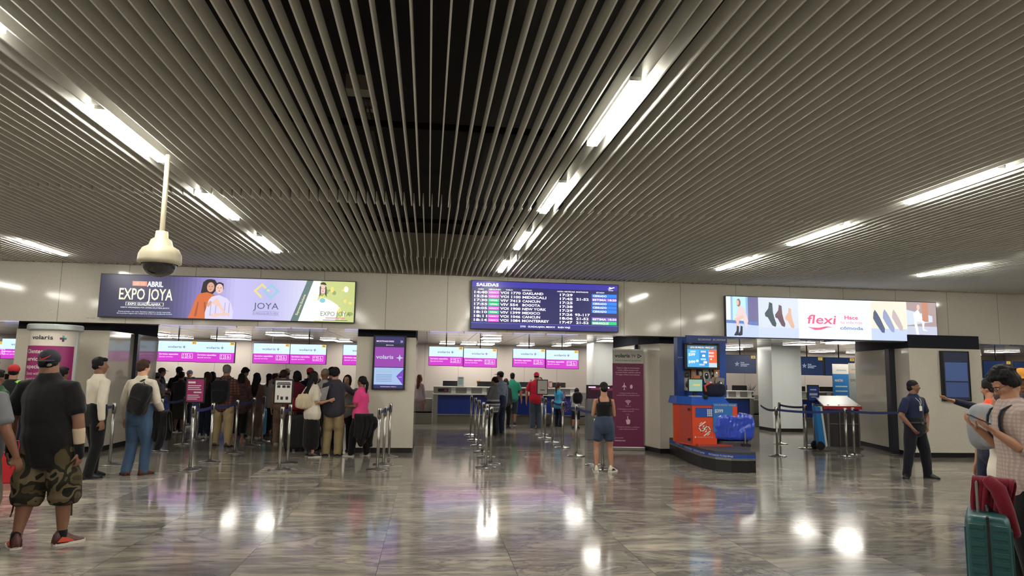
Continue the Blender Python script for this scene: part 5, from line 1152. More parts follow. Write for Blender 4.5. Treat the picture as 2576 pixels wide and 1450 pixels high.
        if st in ('long', 'longwave'):
            L_ = hair[2] if len(hair) > 2 else .9
            back = c_h-d_h*0; g.tube([hp(0,-.2,.15), hp(0,-.3,-.2), c_n+V3(0,-.05,0)*H-V3(0,0,.0), c_n+V3(0,-.072,-.09*L_)*H, c_n+V3(0,-.075,-.17*L_)*H], [(.33*hh,.22*hh),(.36*hh,.2*hh),(.4*hh,.17*hh),(.38*hh,.12*hh),(.2*hh,.06*hh)], right=HR@RT_, n=16)
            for s in (-1, 1): g.tube([hp(s*.27,.0,.2), hp(s*.36,.02,-.2), hp(s*.33,-.05,-.6)], [(.1*hh,.16*hh),(.1*hh,.17*hh),(.06*hh,.1*hh)], right=HR@RT_, n=10)
        if st == 'ponytail':
            q(0,-.5,.12,.1,.1,.1); g.tube([hp(0,-.45,.15), hp(0,-.62,-.1), hp(0,-.62,-.6), hp(0,-.52,-1.15)], [.09*hh,.15*hh,.13*hh,.04*hh], n=10)
        if st == 'bun': q(0,-.5,-.05,.17,.15,.16)
        if st == 'bob':
            g.tube([hp(0,-.2,.2), hp(0,-.25,-.15), hp(0,-.25,-.5)], [(.36*hh,.26*hh),(.39*hh,.24*hh),(.33*hh,.18*hh)], right=HR@RT_, n=16)
            for s in (-1, 1): g.tube([hp(s*.28,.05,.2), hp(s*.35,.05,-.15), hp(s*.32,.02,-.42)], [(.09*hh,.15*hh)]*3, right=HR@RT_, n=10)
        g.build('hair', hm, t, min(voxel, .009), 2, noise=.004 if st != 'buzz' else .0015, nseed=len(label), nscale=30)
    # face details
    if facefeat:
        b = MB(); c = MB()
        for s in (-1, 1):
            b.ell(hp(s*.13,.325,.0), (.045*hh,.03*hh,.022*hh), mat('eye white', (226,220,214), .3), HR, 10, 6); b.ell(hp(s*.13,.348,.0), (.02*hh,.012*hh,.02*hh), mat('dark iris', (30,20,16), .2), HR, 10, 6)
            c.tube([hp(s*.06,.36,.075), hp(s*.14,.362,.1), hp(s*.21,.3,.075)], [(.012*hh,.014*hh)]*3, hairm('black'), 6)
        b.build('eyes', t, smooth=True); c.build('eyebrows', t)
        m_ = MB(); m_.ell(hp(0,.355,-.258), (.08*hh,.024*hh,.022*hh), mat('lip tone', (150,88,80), .5), HR, 12, 6); m_.build('lips', t, smooth=True)
    if glasses:
        b = MB(); gm = mat('black spectacle frame', (14,14,16), .3)
        for s in (-1, 1):
            ring = [hp(s*.14+.095*math.cos(a)*1.1, .41, .0+.075*math.sin(a)) for a in np.linspace(0, 2*PI, 15)]
            b.tube(ring, [.008*hh]*15, gm, 6, cap=False); b.tube([hp(s*.24,.4,.02), hp(s*.33,.2,.02), hp(s*.345,-.05,.0)], [.009*hh]*3, gm, 6)
        b.tube([hp(-.04,.415,.02), hp(.04,.415,.02)], [.009*hh]*2, gm, 6); b.build('glasses', t)
    # hats
    if hat:
        kind, hm = hat[0], hat[1]
        if kind == 'cap':
            back = -1 if len(hat) > 2 and hat[2] == 'back' else 1; g = U()
            g.ell(hp(0,-.06,.2), (.37*hh,.435*hh,.345*hh), HR, 20, 12); g.build('cap', hm, t, .009, 1); b = MB(); n = 12; vs_ = []
            for k in range(n+1):
                a = PI*k/n
                for r0, dz in ((.36, .0), (.36+.34*math.sin(a), -.05-.05*math.sin(a))): vs_.append(tuple(hp(r0 and .34*math.cos(a) if dz == 0 else .32*math.cos(a), back*(.27*math.sin(a)+.05 if dz == 0 else (.30+.42)*math.sin(a)+.02), .2+dz-.02)))
            fs = [(2*k, 2*k+2, 2*k+3, 2*k+1) for k in range(n)]; o = b.add(vs_, fs, hm).build('cap_brim', t); so = o.modifiers.new('thick', 'SOLIDIFY'); so.thickness = .006
            if back < 0 and len(hat) > 3:
                sw_ = MB(); r_ = lambda x, z: hp(x, -.06-.437*math.sqrt(max(0, 1-(x/.372)**2-((z-.2)/.347)**2))-.012, z)
                up = [(.19,.33),(.12,.265),(.05,.22),(-.02,.19),(-.08,.178),(-.13,.185),(-.155,.215),(-.165,.25)]; dn = [(-.185,.215),(-.18,.17),(-.15,.138),(-.1,.125),(-.03,.135),(.04,.17),(.12,.235)]; tk = up+dn
                sw_.add([tuple(r_(a, b)) for a, b in tk], [(0,1,14),(1,2,13,14),(2,3,12,13),(3,4,11,12),(4,5,10,11),(5,6,9,10),(6,7,8,9)], mat('orange-red emblem', (214,56,40), .6)); sw_.build('cap_emblem', t)
                hp2 = MB(); hp2.ell(hp(.13,-.42,-.05), (.11*hh,.03*hh,.06*hh), mat('cap strap buckle', (150,140,130), .5), HR, 10, 6); hp2.build('cap_strap', t)
        if kind == 'cowboy':
            b = MB(); vs_ = []; n = 24
            for k in range(n):
                a = 2*PI*k/n
                for r, z in ((.34,.26),(.62,.24+.2*abs(math.cos(a))**2)): vs_.append(tuple(hp(r*math.cos(a)*1.0, r*math.sin(a)*1.15-.05, z)))
            b.add(vs_, [(2*k, (2*k+2) % (2*n), (2*k+3) % (2*n), 2*k+1) for k in range(n)], hm); o = b.build('hat_brim', t, smooth=True); so = o.modifiers.new('thick', 'SOLIDIFY'); so.thickness = .006
            g = U(); g.ell(hp(0,-.05,.38), (.33*hh,.39*hh,.26*hh), HR); g.ell(hp(-.12,-.05,.55), (.14*hh,.3*hh,.1*hh), HR); g.ell(hp(.12,-.05,.55), (.14*hh,.3*hh,.1*hh), HR); g.build('hat_crown', hm, t, .009, 2)
    info = dict(t=t, sp=sp, arms=arms, legs=legs, hp=hp, H=H, hh=hh, HR=HR, rt=rt, girth=lambda h: girth(tab, h, fat))
    if extra: extra(info)
    return info
def wpos(info, p):   # a local point of a person in world space
    t = info['t']; c, s = math.cos(t.rotation_euler[2]), math.sin(t.rotation_euler[2]); return (t.location[0]+p[0]*c-p[1]*s, t.location[1]+p[0]*s+p[1]*c, t.location[2]+p[2])
def PL(px, head_y, feet_y=None, Y=None, cap=0):
    if Y is None: g = G(px, feet_y)
    else: g = (AT(px, 1000, Y)[0], Y, 0)
    z = AT(px, head_y, g[1])[2]; return (g[0], g[1], 0), z*(1-cap)
def backpack(info, label, m, w_=.155, h_=.24, d_=.085, top=.8, off=0, col2=None, tilt=0, straps=True):
    H = info['H']; c, d = info['sp'](top-.13); c = np.array(c); b = info['girth'](.7)[1]*H; t0 = info['t']
    ctr = c+np.array([off, -b-d_*.75, 0]); w = wpos(info, ctr-np.array([0,0,h_])); t = thing('backpack', label, 'backpack', w, t0.rotation_euler[2])
    t.rotation_euler[1] = tilt
    mb = MB(); superbox(mb, (0,0,h_), (w_,d_,h_), m, .5, 28, 18); superbox(mb, (0,-d_*.7,h_*.7), (w_*.8,d_*.5,h_*.5), m, .5, 24, 14)
    me = remesh(mb.v, mb.f, .011, 'pack', 3, noise=.006, nseed=3, nscale=14); me.materials.append(m); o = bpy.data.objects.new('pack', me); COL.objects.link(o); o.parent = t
    sm_ = col2 or m
    if straps:
        for s in (-1, 1):
            sx = s*.07*H/1.7; gg = lambda h: info['girth'](h)[1]*H; og = ctr-np.array([0,0,h_])
            pp_ = [(.80, .05, -gg(.8)-.03), (.822, .052, -.03), (.832, .054, .0), (.826, .057, .035), (.80, .06, gg(.8)+.022), (.77, .064, gg(.77)+.034), (.73, .068, gg(.73)+.036), (.69, .075, gg(.69)+.032), (.65, .088, gg(.65)*.6+.03), (.63, .098, 0), (.62, .08, -gg(.62)-.02)]
            p = [tuple(info['sp'](a_)[0]+np.array([s*b_*H, c_, .008])-og) for a_, b_, c_ in pp_]; p_old = [(sx-off, d_*.6, h_*1.75),(sx-off, d_+b*.95, h_*2.05+.06*H*.5+.03),(sx*1.15-off, d_*1.3+b*2.0+.03, h_*1.75),(sx*1.3-off, d_*1.3+b*2.05+.03, h_*1.1),(sx*1.2-off, d_*.9, h_*.55)]
            if tilt:
                if s < 0: continue
                p = [tuple(roty(-tilt)@np.array(q_)) for q_ in p]
            MB().tube(p, [(.022,.007)]*len(p), sm_, 8, right=(1,0,0)).build('strap', t, smooth=True)
    mb = MB(); mb.tube([(-.03,-d_*.2,h_*2-.01),(0,-d_*.2,h_*2+.03),(.03,-d_*.2,h_*2-.01)], [.007]*3, sm_, 8); mb.tube([(-w_*.7,-d_*1.12,h_*1.05),(0,-d_*1.22,h_*1.1),(w_*.7,-d_*1.12,h_*1.05)], [.004]*3, M_BLK, 6); mb.build('zip', t)
    return t
def drape(root, name, m, w_=.15, front=.35, back=.3, r=.03, folds=3, seed=1, taper=.25, thick=.012):
    rg = random.Random(seed); ph = [rg.uniform(0, 6.28) for _ in range(6)]; nu, nv = 36, 30; vs_ = []
    for j in range(nv+1):
        t_ = j/nv*(front+back)-back; sd = 1 if t_ < 0 else -1; q = abs(t_)
        for i in range(nu+1):
            u = i/nu*2-1; L_ = (front if sd < 0 else back)
            edge = 1+.18*math.sin(3.1*u+ph[0])*(1 if sd < 0 else .6)
            dq = q*edge; hang = max(0, dq-r*1.4); a = min(dq/(r*1.4), 1)*PI/2
            rip = (.35+.65*min(1, hang/.2))*(.022*math.sin(folds*PI*u+ph[1]+2*hang)+.014*math.sin(folds*2.3*PI*u+ph[2]))
            x = u*w_*(1-taper*min(1, hang/L_)*(.5+.5*math.sin(ph[3]+sd)))+.02*math.sin(9*hang+ph[4])
            vs_.append((x, sd*(r*math.sin(a)+hang*.12)+rip, -r*(1-math.cos(a))-hang))
    fs = [(j*(nu+1)+i, j*(nu+1)+i+1, (j+1)*(nu+1)+i+1, (j+1)*(nu+1)+i) for j in range(nv) for i in range(nu)]
    mb = MB(); mb.add(vs_, fs, m); o = mb.build(name, root, smooth=True); s_ = o.modifiers.new('thick', 'SOLIDIFY'); s_.thickness = thick; s_.offset = 0; return o
def suitcase(loc, label, m, w_=.24, d_=.13, h_=.6, rz=0, handle=True, ribs=True, hz=.28):
    t = thing('suitcase', label, 'suitcase', loc, rz); mb = MB(); superbox(mb, (0,0,.05+h_/2), (w_,d_,h_/2), m, .22, 40, 24)
    if ribs:
        for k in range(7):
            x = -w_*.78+w_*1.56*k/6
            for s in (-1, 1): mb.box(x-.008, x+.008, s*d_*1.0-.006 if s > 0 else -d_-.006, s*d_+.006, .05+h_*.12, .05+h_*.88, m)
    if ribs == 'h':
        for k in range(11):
            z = .05+h_*(.1+.8*k/10)
            for s in (-1, 1):
                for y0, y1 in ((-d_*.82, -.02), (.02, d_*.82)): mb.box(s*w_*1.0-.005, s*w_*1.0+.005, y0, y1, z-.016, z+.016, m)
    mb.build('shell', t, smooth=False, bevel=.003); MB().box(-w_*1.005, w_*1.005, -.008, .008, .06, .045+h_, M_BLK).build('zip_band', t)
    for x in (-1, 1):
        for y in (-1, 1): b = MB(); b.ell((x*w_*.78, y*d_*.7, .025), (.02,.025,.025), M_BLK, n=12, k=8); b.build('wheel', t, smooth=True)
    if handle: MB().tube([(-.1,d_*.4,.05+h_),(-.1,d_*.4,.05+h_+hz),(.1,d_*.4,.05+h_+hz),(.1,d_*.4,.05+h_)], [.009]*4, M_STEEL2, 8).build('telescopic_handle', t)
    MB().tube([(-.07,0,.05+h_),(-.05,0,.085+h_),(.05,0,.085+h_),(.07,0,.05+h_)], [.011]*4, M_BLK, 8).build('carry_handle', t)
    return t
D = math.radians
jean = cloth('blue denim', (62,84,112), .2); jean2 = cloth('dark denim', (34,44,66), .2); blk = cloth('black cloth', (17,17,19)); khaki = cloth('khaki cotton', (156,136,100)); brownc = cloth('brown cotton', (112,90,74)); white = cloth('off-white cotton', (206,196,180)); greyc = cloth('grey cotton', (112,112,116)); navy = cloth('navy cloth', (26,30,52))
dgrey = cloth('charcoal cotton', (58,58,64))
# man in black t-shirt and camouflage shorts
camo = pattern('camouflage cotton', [(56,50,38),(78,68,50),(38,36,28),(100,88,68),(30,29,24)], 5.5)
loc, H = PL(96, 870, 1376, cap=.0)
def ex1(i):
    a = i['arms']
    for s, m_, k0, k1 in (('R', mat('beige bandage', (196,176,150), .9, bump=.6, bscale=150), .28, .78), ('R', blk, .8, 1.12), ('L', blk, .85, 1.12)):
        s0, ua, el, fa, wr, af = a[s]; u_ = U(); L_ = .145*H; u_.tube([el+fa*L_*k0, el+fa*L_*(k0+k1)/2, el+fa*L_*k1], [(.0275-.008*k0)*H*af*1.02, (.026-.008*k0)*H*af, (.0235-.006*k0)*H*af], n=14)
        if m_ is blk: u_.ell(wr+fa*.04*H*.6, (.044,.03,.05))
        u_.build('arm_bandage' if m_ is not blk else 'wrist_brace', m_, i['t'], .009, 2)
    for s in 'LR':
        hip, kn, ank, fd, lf = i['legs'][s]; MB().tube([ank+V3(0,0,-.005), ank+V3(0,0,.05)], [.045,.042], blk, 14).build('sock', i['t'], smooth=True)
        MB().tube([kn*.8+ank*.2+V3(.085 if s == 'R' else -.085,-.02,.02), kn*.75+ank*.25+V3(.09 if s == 'R' else -.1,-.02,-.08), kn*.6+ank*.4+V3(.09 if s == 'R' else -.1,-.02,-.06)], [(.008,.003)]*3, camo, 6).build('drawstring', i['t'])
p1 = person('heavy man seen from behind in a black t-shirt, camouflage shorts and a dark backwards cap', loc, H, D(-8), fat=.72, sk='brown', hair=('short','black'), top=('t_shirt', blk, 'short', .42, .012), bottom=(camo, 'knee', 1.5), shoe=((72,34,28),(206,196,184),(196,66,40)),
    aL=((.2,-.02,-1),(.05,.1,-1)), aR=((.2,-.02,-1),(.04,.12,-1)), turn=D(14), side=-.1, stance=.15, step=-.045, feet=(.75,.55), hat=('cap', mat('dark navy cap', (26,26,40), .8), 'back', 1), voxel=.0085, curl=.75, extra=ex1, arml=1.02)
# white shirt man walking away
loc, H = PL(226, 898, 1203)
person('dark-haired man in a white long-sleeved shirt and black trousers walking away', loc, H, D(-38), sk='brown', hair=('short','black'), top=('dress_shirt', white, 'long', .555, .012), bottom=(blk, 'long', 1.05), shoe=((24,24,28),(16,16,18)), aL=((.15,.3,-1),(0,.3,-1)), aR=((.2,-.25,-1),(.05,.1,-1)), turn=D(-35), step=.05, voxel=.0095, fat=.12)
# man with jeans and backpack
loc, H = PL(338, 903, 1196)
p3 = person('grey-haired man in a white shirt and blue jeans with a black backpack on one shoulder', loc, H, D(-20), sk='light', hair=('short','brown'), top=('dress_shirt', white, 'long', .53, .014), bottom=(jean, 'long', 1.08), shoe=((92,44,34),(60,30,24)), aL=((.25,-.05,-1),(.02,.12,-1)), aR=((.25,.1,-1),(-.2,.7,-.6)), turn=D(-15), stance=.1, step=-.03, feet=(1.0,.1), voxel=.0095, fat=.3)
backpack(p3, 'black backpack slung on the right shoulder of the man in jeans', cloth('black nylon', (20,20,24)), .15, .23, .09, .79, .1, tilt=.25)
a = p3['arms']['R'][4]; jt = thing('jacket', 'black jacket bundled under the right arm of the man in jeans', 'jacket', wpos(p3, a+V3(.02,-.05,-.42)), p3['t'].rotation_euler[2])
o = drape(jt, 'cloth', blk, .16, .5, .42, .05, 3, 2, .35, .02); o.location = (0,0,.44); o = drape(jt, 'lining', cloth('charcoal lining', (34,32,36)), .11, .36, .3, .035, 2, 5, .2, .015); o.location = (.03,.02,.45)
# far left
loc, H = PL(28, 918, Y=11.6)
pa = person('person in a red cap and dark jacket with a neon green shoulder at the left', loc, H, D(20), sk='tan', hair=('short','black'), top=('jacket', cloth('near-black jacket', (24,28,30)), 'long', .45, .02), bottom=(navy, 'long'), hat=('cap', mat('red cap', (186,36,40), .8)), aL='hold', aR='hold')
mb = MB(); c_, d_ = pa['sp'](.815); mb.tube([c_+V3(.03,-.05,.02), c_+V3(.12,-.03,.01), c_+V3(.2,0,-.03)], [(.04,.05)]*3, mat('neon green shoulder panel', (140,210,50), .7), 10); mb.build('shoulder_panel', pa['t'], smooth=True)
loc, H = PL(-12, 930, Y=10.4)
person('person in a dark green jacket cut by the left edge', loc, H, D(-20), sk='brown', hair=('short','black'), top=('jacket', cloth('mottled green jacket', (44,78,52)), 'long', .45, .02), bottom=(jean2, 'long'), aR='hold')
loc, H = PL(-40, 905, Y=6.6)
p6 = person('person in a grey t-shirt and grey trousers mostly cut off by the left edge', loc, 1.66, D(-25), sk='brown', hair=('short','black'), top=('t_shirt', greyc, 'short', .47), bottom=(cloth('stone trousers', (104,96,84)), 'long', 1.15), aR=((.25,.1,-1),(.1,.4,-1)), fat=.4)
rb = thing('shopping_bag', 'red bag on the floor at the left edge beside the black-shirt man', 'bag', G(24, 1215), D(10)); mb = MB(); mb.box(-.2,.2,-.07,.07,0,.42,mat('red bag', (190,28,40), .5)); mb.build('body', rb, bevel=.01); MB().tube([(-.08,0,.42),(-.06,0,.56),(.06,0,.56),(.08,0,.42)], [.008]*4, mat('red bag', (190,28,40), .5), 8).build('handle', rb)
loc, H = PL(152, 924, Y=11.9)
person('dark-haired person mostly hidden between the black-shirt and white-shirt men', loc, H, D(-30), sk='brown', hair=('short','black'), top=('shirt', white, 'long', .47), bottom=(blk, 'long'))
# left queue, from back to front
Qs = []
def Q(label, px, hy, fy=None, Y=None, cap=0, minH=0, **k):
    loc, H = PL(px, hy, fy, Y, cap); H = max(H, minH); k.setdefault('voxel', .0125); i = person(label, loc, H, group=None, **k); Qs.append(i); return i
capn = mat('dark navy cap', (26,26,40), .8)
Q('man in a brown cap and dark shirt, in side view, leftmost of the queue', 402, 926, Y=19.2, face=D(-75), top=('shirt', cloth('faded black shirt', (44,42,50)), 'short', .47), bottom=(navy, 'long'), hat=('cap', mat('brown cap', (60,46,48), .8)), aL='hold', aR='hold', facefeat=True)
Q('short person in a grey t-shirt and grey-green cap at the far left of the queue', 392, 938, Y=18.0, face=D(-20), top=('t_shirt', cloth('light grey cotton', (128,132,134)), 'short', .47), bottom=(greyc, 'long'), hat=('cap', mat('olive cap', (78,76,70), .8)), aL='hold', aR='hold')
Q('man in a black t-shirt and navy cap standing behind the grey-shirt man in shorts', 446, 922, Y=18.9, face=D(-10), fat=.3, top=('t_shirt', blk, 'short', .47), bottom=(blk, 'long'), hat=('cap', capn))
Q('counter agent in a cap with a pink scarf facing the queue', 473, 932, Y=20.6, face=D(165), top=('jacket', cloth('magenta jacket', (190,50,100)), 'long', .47), bottom=(navy, 'long'), hat=('cap', mat('slate cap', (70,72,92), .8)), facefeat=True)
Q('man in a dark grey t-shirt and olive shorts with arms folded', 446, 942, 1088, face=D(-12), minH=1.5, fat=.25, top=('t_shirt', dgrey, 'short', .46), bottom=(cloth('olive shorts', (68,66,58)), 'knee', 1.3), aL='crossed', aR='crossed', shoe=((24,24,26),(190,190,186)), sk='brown')
Q('long-haired woman in dark clothes just right of the magenta notice', 512, 938, 1100, minH=1.5, face=D(-10), tab='f', hair=('long','brown',1.0), top=('blouse', cloth('black blouse', (28,26,32)), 'long', .47), bottom=(jean2, 'long', 1.1), shoe=((170,160,156),(200,196,190)))
Q('dark-haired person behind the plaid-shirt man, only the head showing', 531, 936, Y=18.6, face=D(10), hair=('bob','black'), tab='f', top=('blouse', navy, 'long', .47), bottom=(jean2, 'long'))
plaid = pattern('brown plaid shirt', [(110,78,66),(84,52,48),(150,116,98),(66,48,54)], 110, 'plaid')
i = Q('grey-haired man in a plaid shirt and khaki trousers', 556, 916, 1124, face=D(-6), fat=.15, hair=('thin','grey'), top=('plaid_shirt', plaid, 'long', .46, .012), bottom=(khaki, 'long', 1.15), shoe=((62,34,32),(50,28,26)), aL='down', aR='crossed', stance=.17, step=.05, side=.03)
backpack(i, 'round black backpack on the back of the plaid-shirt man', cloth('black nylon', (20,20,24)), .17, .23, .1, .8, -.02)
Q('tall dark-haired man bowing his head in the middle of the queue', 612, 925, Y=17.6, face=D(-50), nod=.5, top=('t_shirt', cloth('orange-brown shirt', (150,84,60)), 'short', .47), bottom=(navy, 'long'), aL='phone', aR='phone')
prt = pattern('brown printed blouse', [(66,46,52),(92,66,66),(50,36,44),(108,82,74)], 34)
Q('dark-haired woman in a brown printed blouse and black cropped trousers', 598, 942, 1112, minH=1.5, face=D(8), tab='f', fat=.35, hair=('bob','black'), top=('blouse', prt, 'long', .44, .014), bottom=(blk, 'crop', 1.15), shoe=((150,110,90),(170,130,110)), sk='brown')
Q('woman with very long dark hair in a brown top and trousers', 637, 944, 1103, minH=1.5, face=D(-5), tab='f', hair=('long','black',1.15), top=('blouse', cloth('cocoa top', (116,90,80)), 'long', .46, .01), bottom=(cloth('taupe trousers', (120,100,84)), 'long', 1.25), shoe=((190,176,150),(220,210,190)))
Q('woman with a dark ponytail in a pale patterned top and black skirt', 669, 943, 1098, minH=1.48, face=D(-8), tab='f', hair=('ponytail','black'), top=('blouse', pattern('pale speckled blouse', [(184,180,176),(160,158,158),(204,200,194)], 40), 'short', .46, .012), bottom=(blk, 'skirt', .95), shoe=((40,40,44),(40,40,44)))
Q('person in profile looking down between the ponytail woman and the brown overalls', 690, 940, Y=18.6, face=D(-80), tab='f', hair=('bun','brown'), top=('blouse', cloth('blue top', (52,62,120)), 'long', .47), bottom=(navy, 'long'), aL='phone', aR='phone', facefeat=True)
Q('person wearing a cream cowboy hat and a bright blue shirt', 719, 930, Y=18.8, face=D(5), top=('shirt', cloth('bright blue shirt', (40,80,190)), 'long', .47), bottom=(jean2, 'long'), hat=('cowboy', mat('cream felt hat', (226,216,196), .8)))
Q('person wearing a small cream cowboy hat behind the brown overalls', 703, 937, Y=19.4, face=D(30), top=('shirt', dgrey, 'long', .47), bottom=(jean2, 'long'), hat=('cowboy', mat('cream felt hat', (226,216,196), .8)))
i = Q('short-haired person in brown overalls standing behind the white notice', 704, 932, 1118, minH=1.58, face=D(4), hair=('short','brown'), top=('overalls_top', brownc, 'long', .47, .01), bottom=(brownc, 'long', 1.25), shoe=((176,164,146),(200,190,170)))
Q('person with dark curly hair and a maroon jacket right of the white notice', 745, 934, Y=15.6, face=D(-15), tab='f', hair=('bob','black'), top=('jacket', cloth('maroon jacket', (100,28,46)), 'long', .46, .016), bottom=(blk, 'long'))
Q('person with a pinkish red cap behind the woman in the white shirt', 777, 926, Y=16.4, face=D(10), top=('shirt', navy, 'long', .47), bottom=(blk, 'long'), hat=('cap', mat('pink red cap', (206,50,76), .8)))
i = Q('woman with long dark hair, white shirt and black skirt carrying a cream bag', 780, 935, 1150, face=D(-62), tab='f', hair=('long','black',1.1), top=('white_shirt', white, 'short', .45, .018), bottom=(blk, 'skirt', 1.1), shoe=((30,28,30),(200,190,180)), aL='hold', aR=((.12,.05,-1),(.0,1,.25)), facefeat=True, voxel=.0105)
bt = thing('handbag', 'large cream slouchy handbag on the shoulder of the woman in the white shirt', 'bag', AT(767, 1003, 13.35)[:2]+(AT(767, 1030, 13.35)[2],), 0); M_CR = cloth('cream canvas', (196,180,152))
mb = MB(); superbox(mb, (0,0,.12), (.17,.09,.12), M_CR, .55); superbox(mb, (0,0,.22), (.13,.05,.06), M_CR, .5); me = remesh(mb.v, mb.f, .011, 'bag_body', 3, noise=.012, nseed=6, nscale=16); me.materials.append(M_CR); o = bpy.data.objects.new('bag_body', me); COL.objects.link(o); o.parent = bt
MB().tube([(-.08,0,.24),(0,.08,.4),(.06,.16,.46),(.09,.1,.24)], [(.012,.006)]*4, M_CR, 8).build('strap', bt)
i = Q('older man in glasses holding pale papers, facing the long-haired woman', 815, 928, Y=14.6, face=D(150), sk='brown', hair=('thin','grey'), top=('shirt', cloth('pale grey shirt', (150,146,146)), 'long', .5, .012), bottom=(blk, 'long'), glasses=True, facefeat=True, aL='chest', aR='chest', nod=.3)
Q('tall man behind the older man with glasses, seen from the back', 832, 924, Y=15.4, face=D(-20), hair=('short','black'), top=('jacket', cloth('umber jacket', (70,60,62)), 'long', .46, .016), bottom=(blk, 'long'))
pp = thing('paper_sheet', 'large pale grey sheet held between the white-shirt woman and the khaki-trousers man', 'paper', AT(803, 1012, 13.42), 0); MB().slab([(-.13,0),(.12,.04),(.17,.3),(-.12,.2)], -.01, .01, cloth('pale grey padded sheet', (140,136,138))).build('sheet', pp)
i = Q('tall person in a dark hooded jacket and khaki trousers seen from behind', 834, 924, 1147, face=D(-5), hair=('short','black'), top=('hooded_jacket', cloth('charcoal hooded jacket', (52,50,60)), 'long', .475, .02), bottom=(khaki, 'long', 1.3), shoe=((34,32,34),(30,30,32)), aR=((.35,.6,-.4),(.1,.9,.2)), aL='hold', stance=.12, voxel=.0105, fat=.12)
c_, d_ = i['sp'](.8); g = U(); g.tube([c_+V3(-.07,-.05,.04), c_+V3(0,-.11,-.02), c_+V3(.07,-.05,.04)], [.035,.05,.035]); g.ell(c_+V3(0,-.09,-.04), (.08,.04,.08)); g.build('hood', cloth('charcoal hooded jacket', (52,50,60)), i['t'], .012, 3)
Q('woman with shoulder-length hair facing the camera near the purple screen', 872, 944, Y=14.5, face=D(170), tab='f', hair=('bob','black'), top=('grey_top', cloth('silver grey top', (150,148,146)), 'long', .47), bottom=(blk, 'long'), facefeat=True, aL='chest', aR='chest')
i = Q('woman in a pink t-shirt holding a black jacket beside the middle pillar', 903, 946, 1148, face=D(62), tab='f', fat=.2, sk='brown', hair=('ponytail','black'), top=('t_shirt', cloth('pink cotton', (212,66,124)), 'short', .46, .012), bottom=(blk, 'long', 1.2), shoe=((150,146,140),(206,200,192)), aL='hold', aR=((.1,-.05,-1),(.05,.3,-1)), facefeat=True, stance=.16, step=.06, voxel=.0105)
jt = thing('jacket', 'black jacket hanging from the hand of the woman in pink', 'jacket', (AT(912, 1100, 13.3)[0], 13.3, AT(912, 1125, 13.3)[2]), 0); o = drape(jt, 'cloth', blk, .17, .52, .42, .05, 3, 4, .45, .02); o.location = (0,0,.6); mb = MB(); mb.tube([(.1,-.03,.56),(.2,-.02,.5),(.24,0,.42),(.16,0,.3),(.14,0,.1),(.15,0,.02)], [.05,.06,.055,.05,.045,.042], blk, 12); mb.build('jacket_sleeve', jt, smooth=True)
# luggage in the left queue
suitcase(G(622, 1100), 'pale blue suitcase behind the long-haired woman in brown', mat('pale blue shell', (60,130,170), .4), .17, .12, .6, D(5)); suitcase(G(652, 1100), 'sky blue suitcase between two barrier posts beside the ponytail woman', mat('sky blue shell', (80,160,210), .4), .12, .1, .62, D(60))
suitcase(G(684, 1096), 'dark red suitcase behind the brown overalls', mat('dark red shell', (130,30,44), .4), .17, .12, .6, D(10)); suitcase(G(748, 1135), 'large black suitcase with red bands beside the white notice', mat('black fabric shell', (26,24,28), .7), .26, .16, .66, D(20))
mb = MB()
dt = thing('duffel_bag', 'dark red and black duffel bag on top of the large black suitcase', 'bag', G(748, 1135)[:2]+(.78,), D(20)); superbox(mb, (0,0,.13), (.28,.15,.13), M_BLK, .6); me = remesh(mb.v, mb.f, .014, 'bag_body', 3, noise=.012, nseed=9); me.materials.append(pattern('black and red bag fabric', [(32,24,30),(120,26,42),(40,28,34)], 5)); o = bpy.data.objects.new('bag_body', me); COL.objects.link(o); o.parent = dt
# middle counters
Q('counter agent with light brown hair sitting behind the monitor of the left middle counter', 1203, 956, Y=22.95, face=D(175), tab='f', sk='light', hair=('bun','blond'), top=('blouse', navy, 'long', .47), bottom=(blk, 'long'), facefeat=True, nod=.3)
Q('counter agent mostly hidden behind the red-shirt man', 1358, 950, Y=22.95, face=D(170), tab='f', hair=('long','black',.8), top=('jacket', navy, 'long', .47), bottom=(blk, 'long'), facefeat=True)
knit = stripes('grey knit sweater with bands', [(.88,.905,(206,204,206)),(.82,.85,(30,32,44)),(.78,.8,(206,204,206)),(.7,.72,(190,190,192)),(.6,.62,(206,204,206))], (112,114,120))
Q('woman in a grey sweater with pale bands, arms folded, behind the close line of posts', 1240, 946, 1096, face=D(55), tab='f', fat=.55, hair=('bun','black'), top=('sweater', knit, 'long', .42, .014), bottom=(blk, 'long', 1.15), aL='crossed', aR='crossed', lean=-.04)
Q('man in a dark cap and blue patterned shirt beside the grey-sweater woman', 1256, 934, 1092, face=D(35), fat=.15, hair=('short','black'), top=('patterned_shirt', pattern('blue speckled shirt', [(108,120,150),(140,150,172),(84,96,130)], 46), 'long', .5, .012), bottom=(jean2, 'long', 1.15), shoe=((70,50,44),(60,44,38)), hat=('cap', mat('charcoal cap', (40,40,48), .8)), turn=D(25))
Q('man in a green t-shirt and grey-blue shorts at the counter', 1287, 940, 1071, minH=1.62, face=D(-3), fat=.25, hair=('buzz','black'), top=('t_shirt', cloth('green cotton', (44,136,112)), 'short', .47, .012), bottom=(cloth('slate shorts', (58,72,88)), 'knee', 1.1), shoe=((40,40,44),(210,206,200)), aL='loose', aR='loose')
Q('small dark-haired person between the patterned shirt and the green t-shirt', 1272, 953, Y=20.6, face=D(-20), tab='f', hair=('bob','brown'), top=('blouse', dgrey, 'long', .47), bottom=(blk, 'long'))
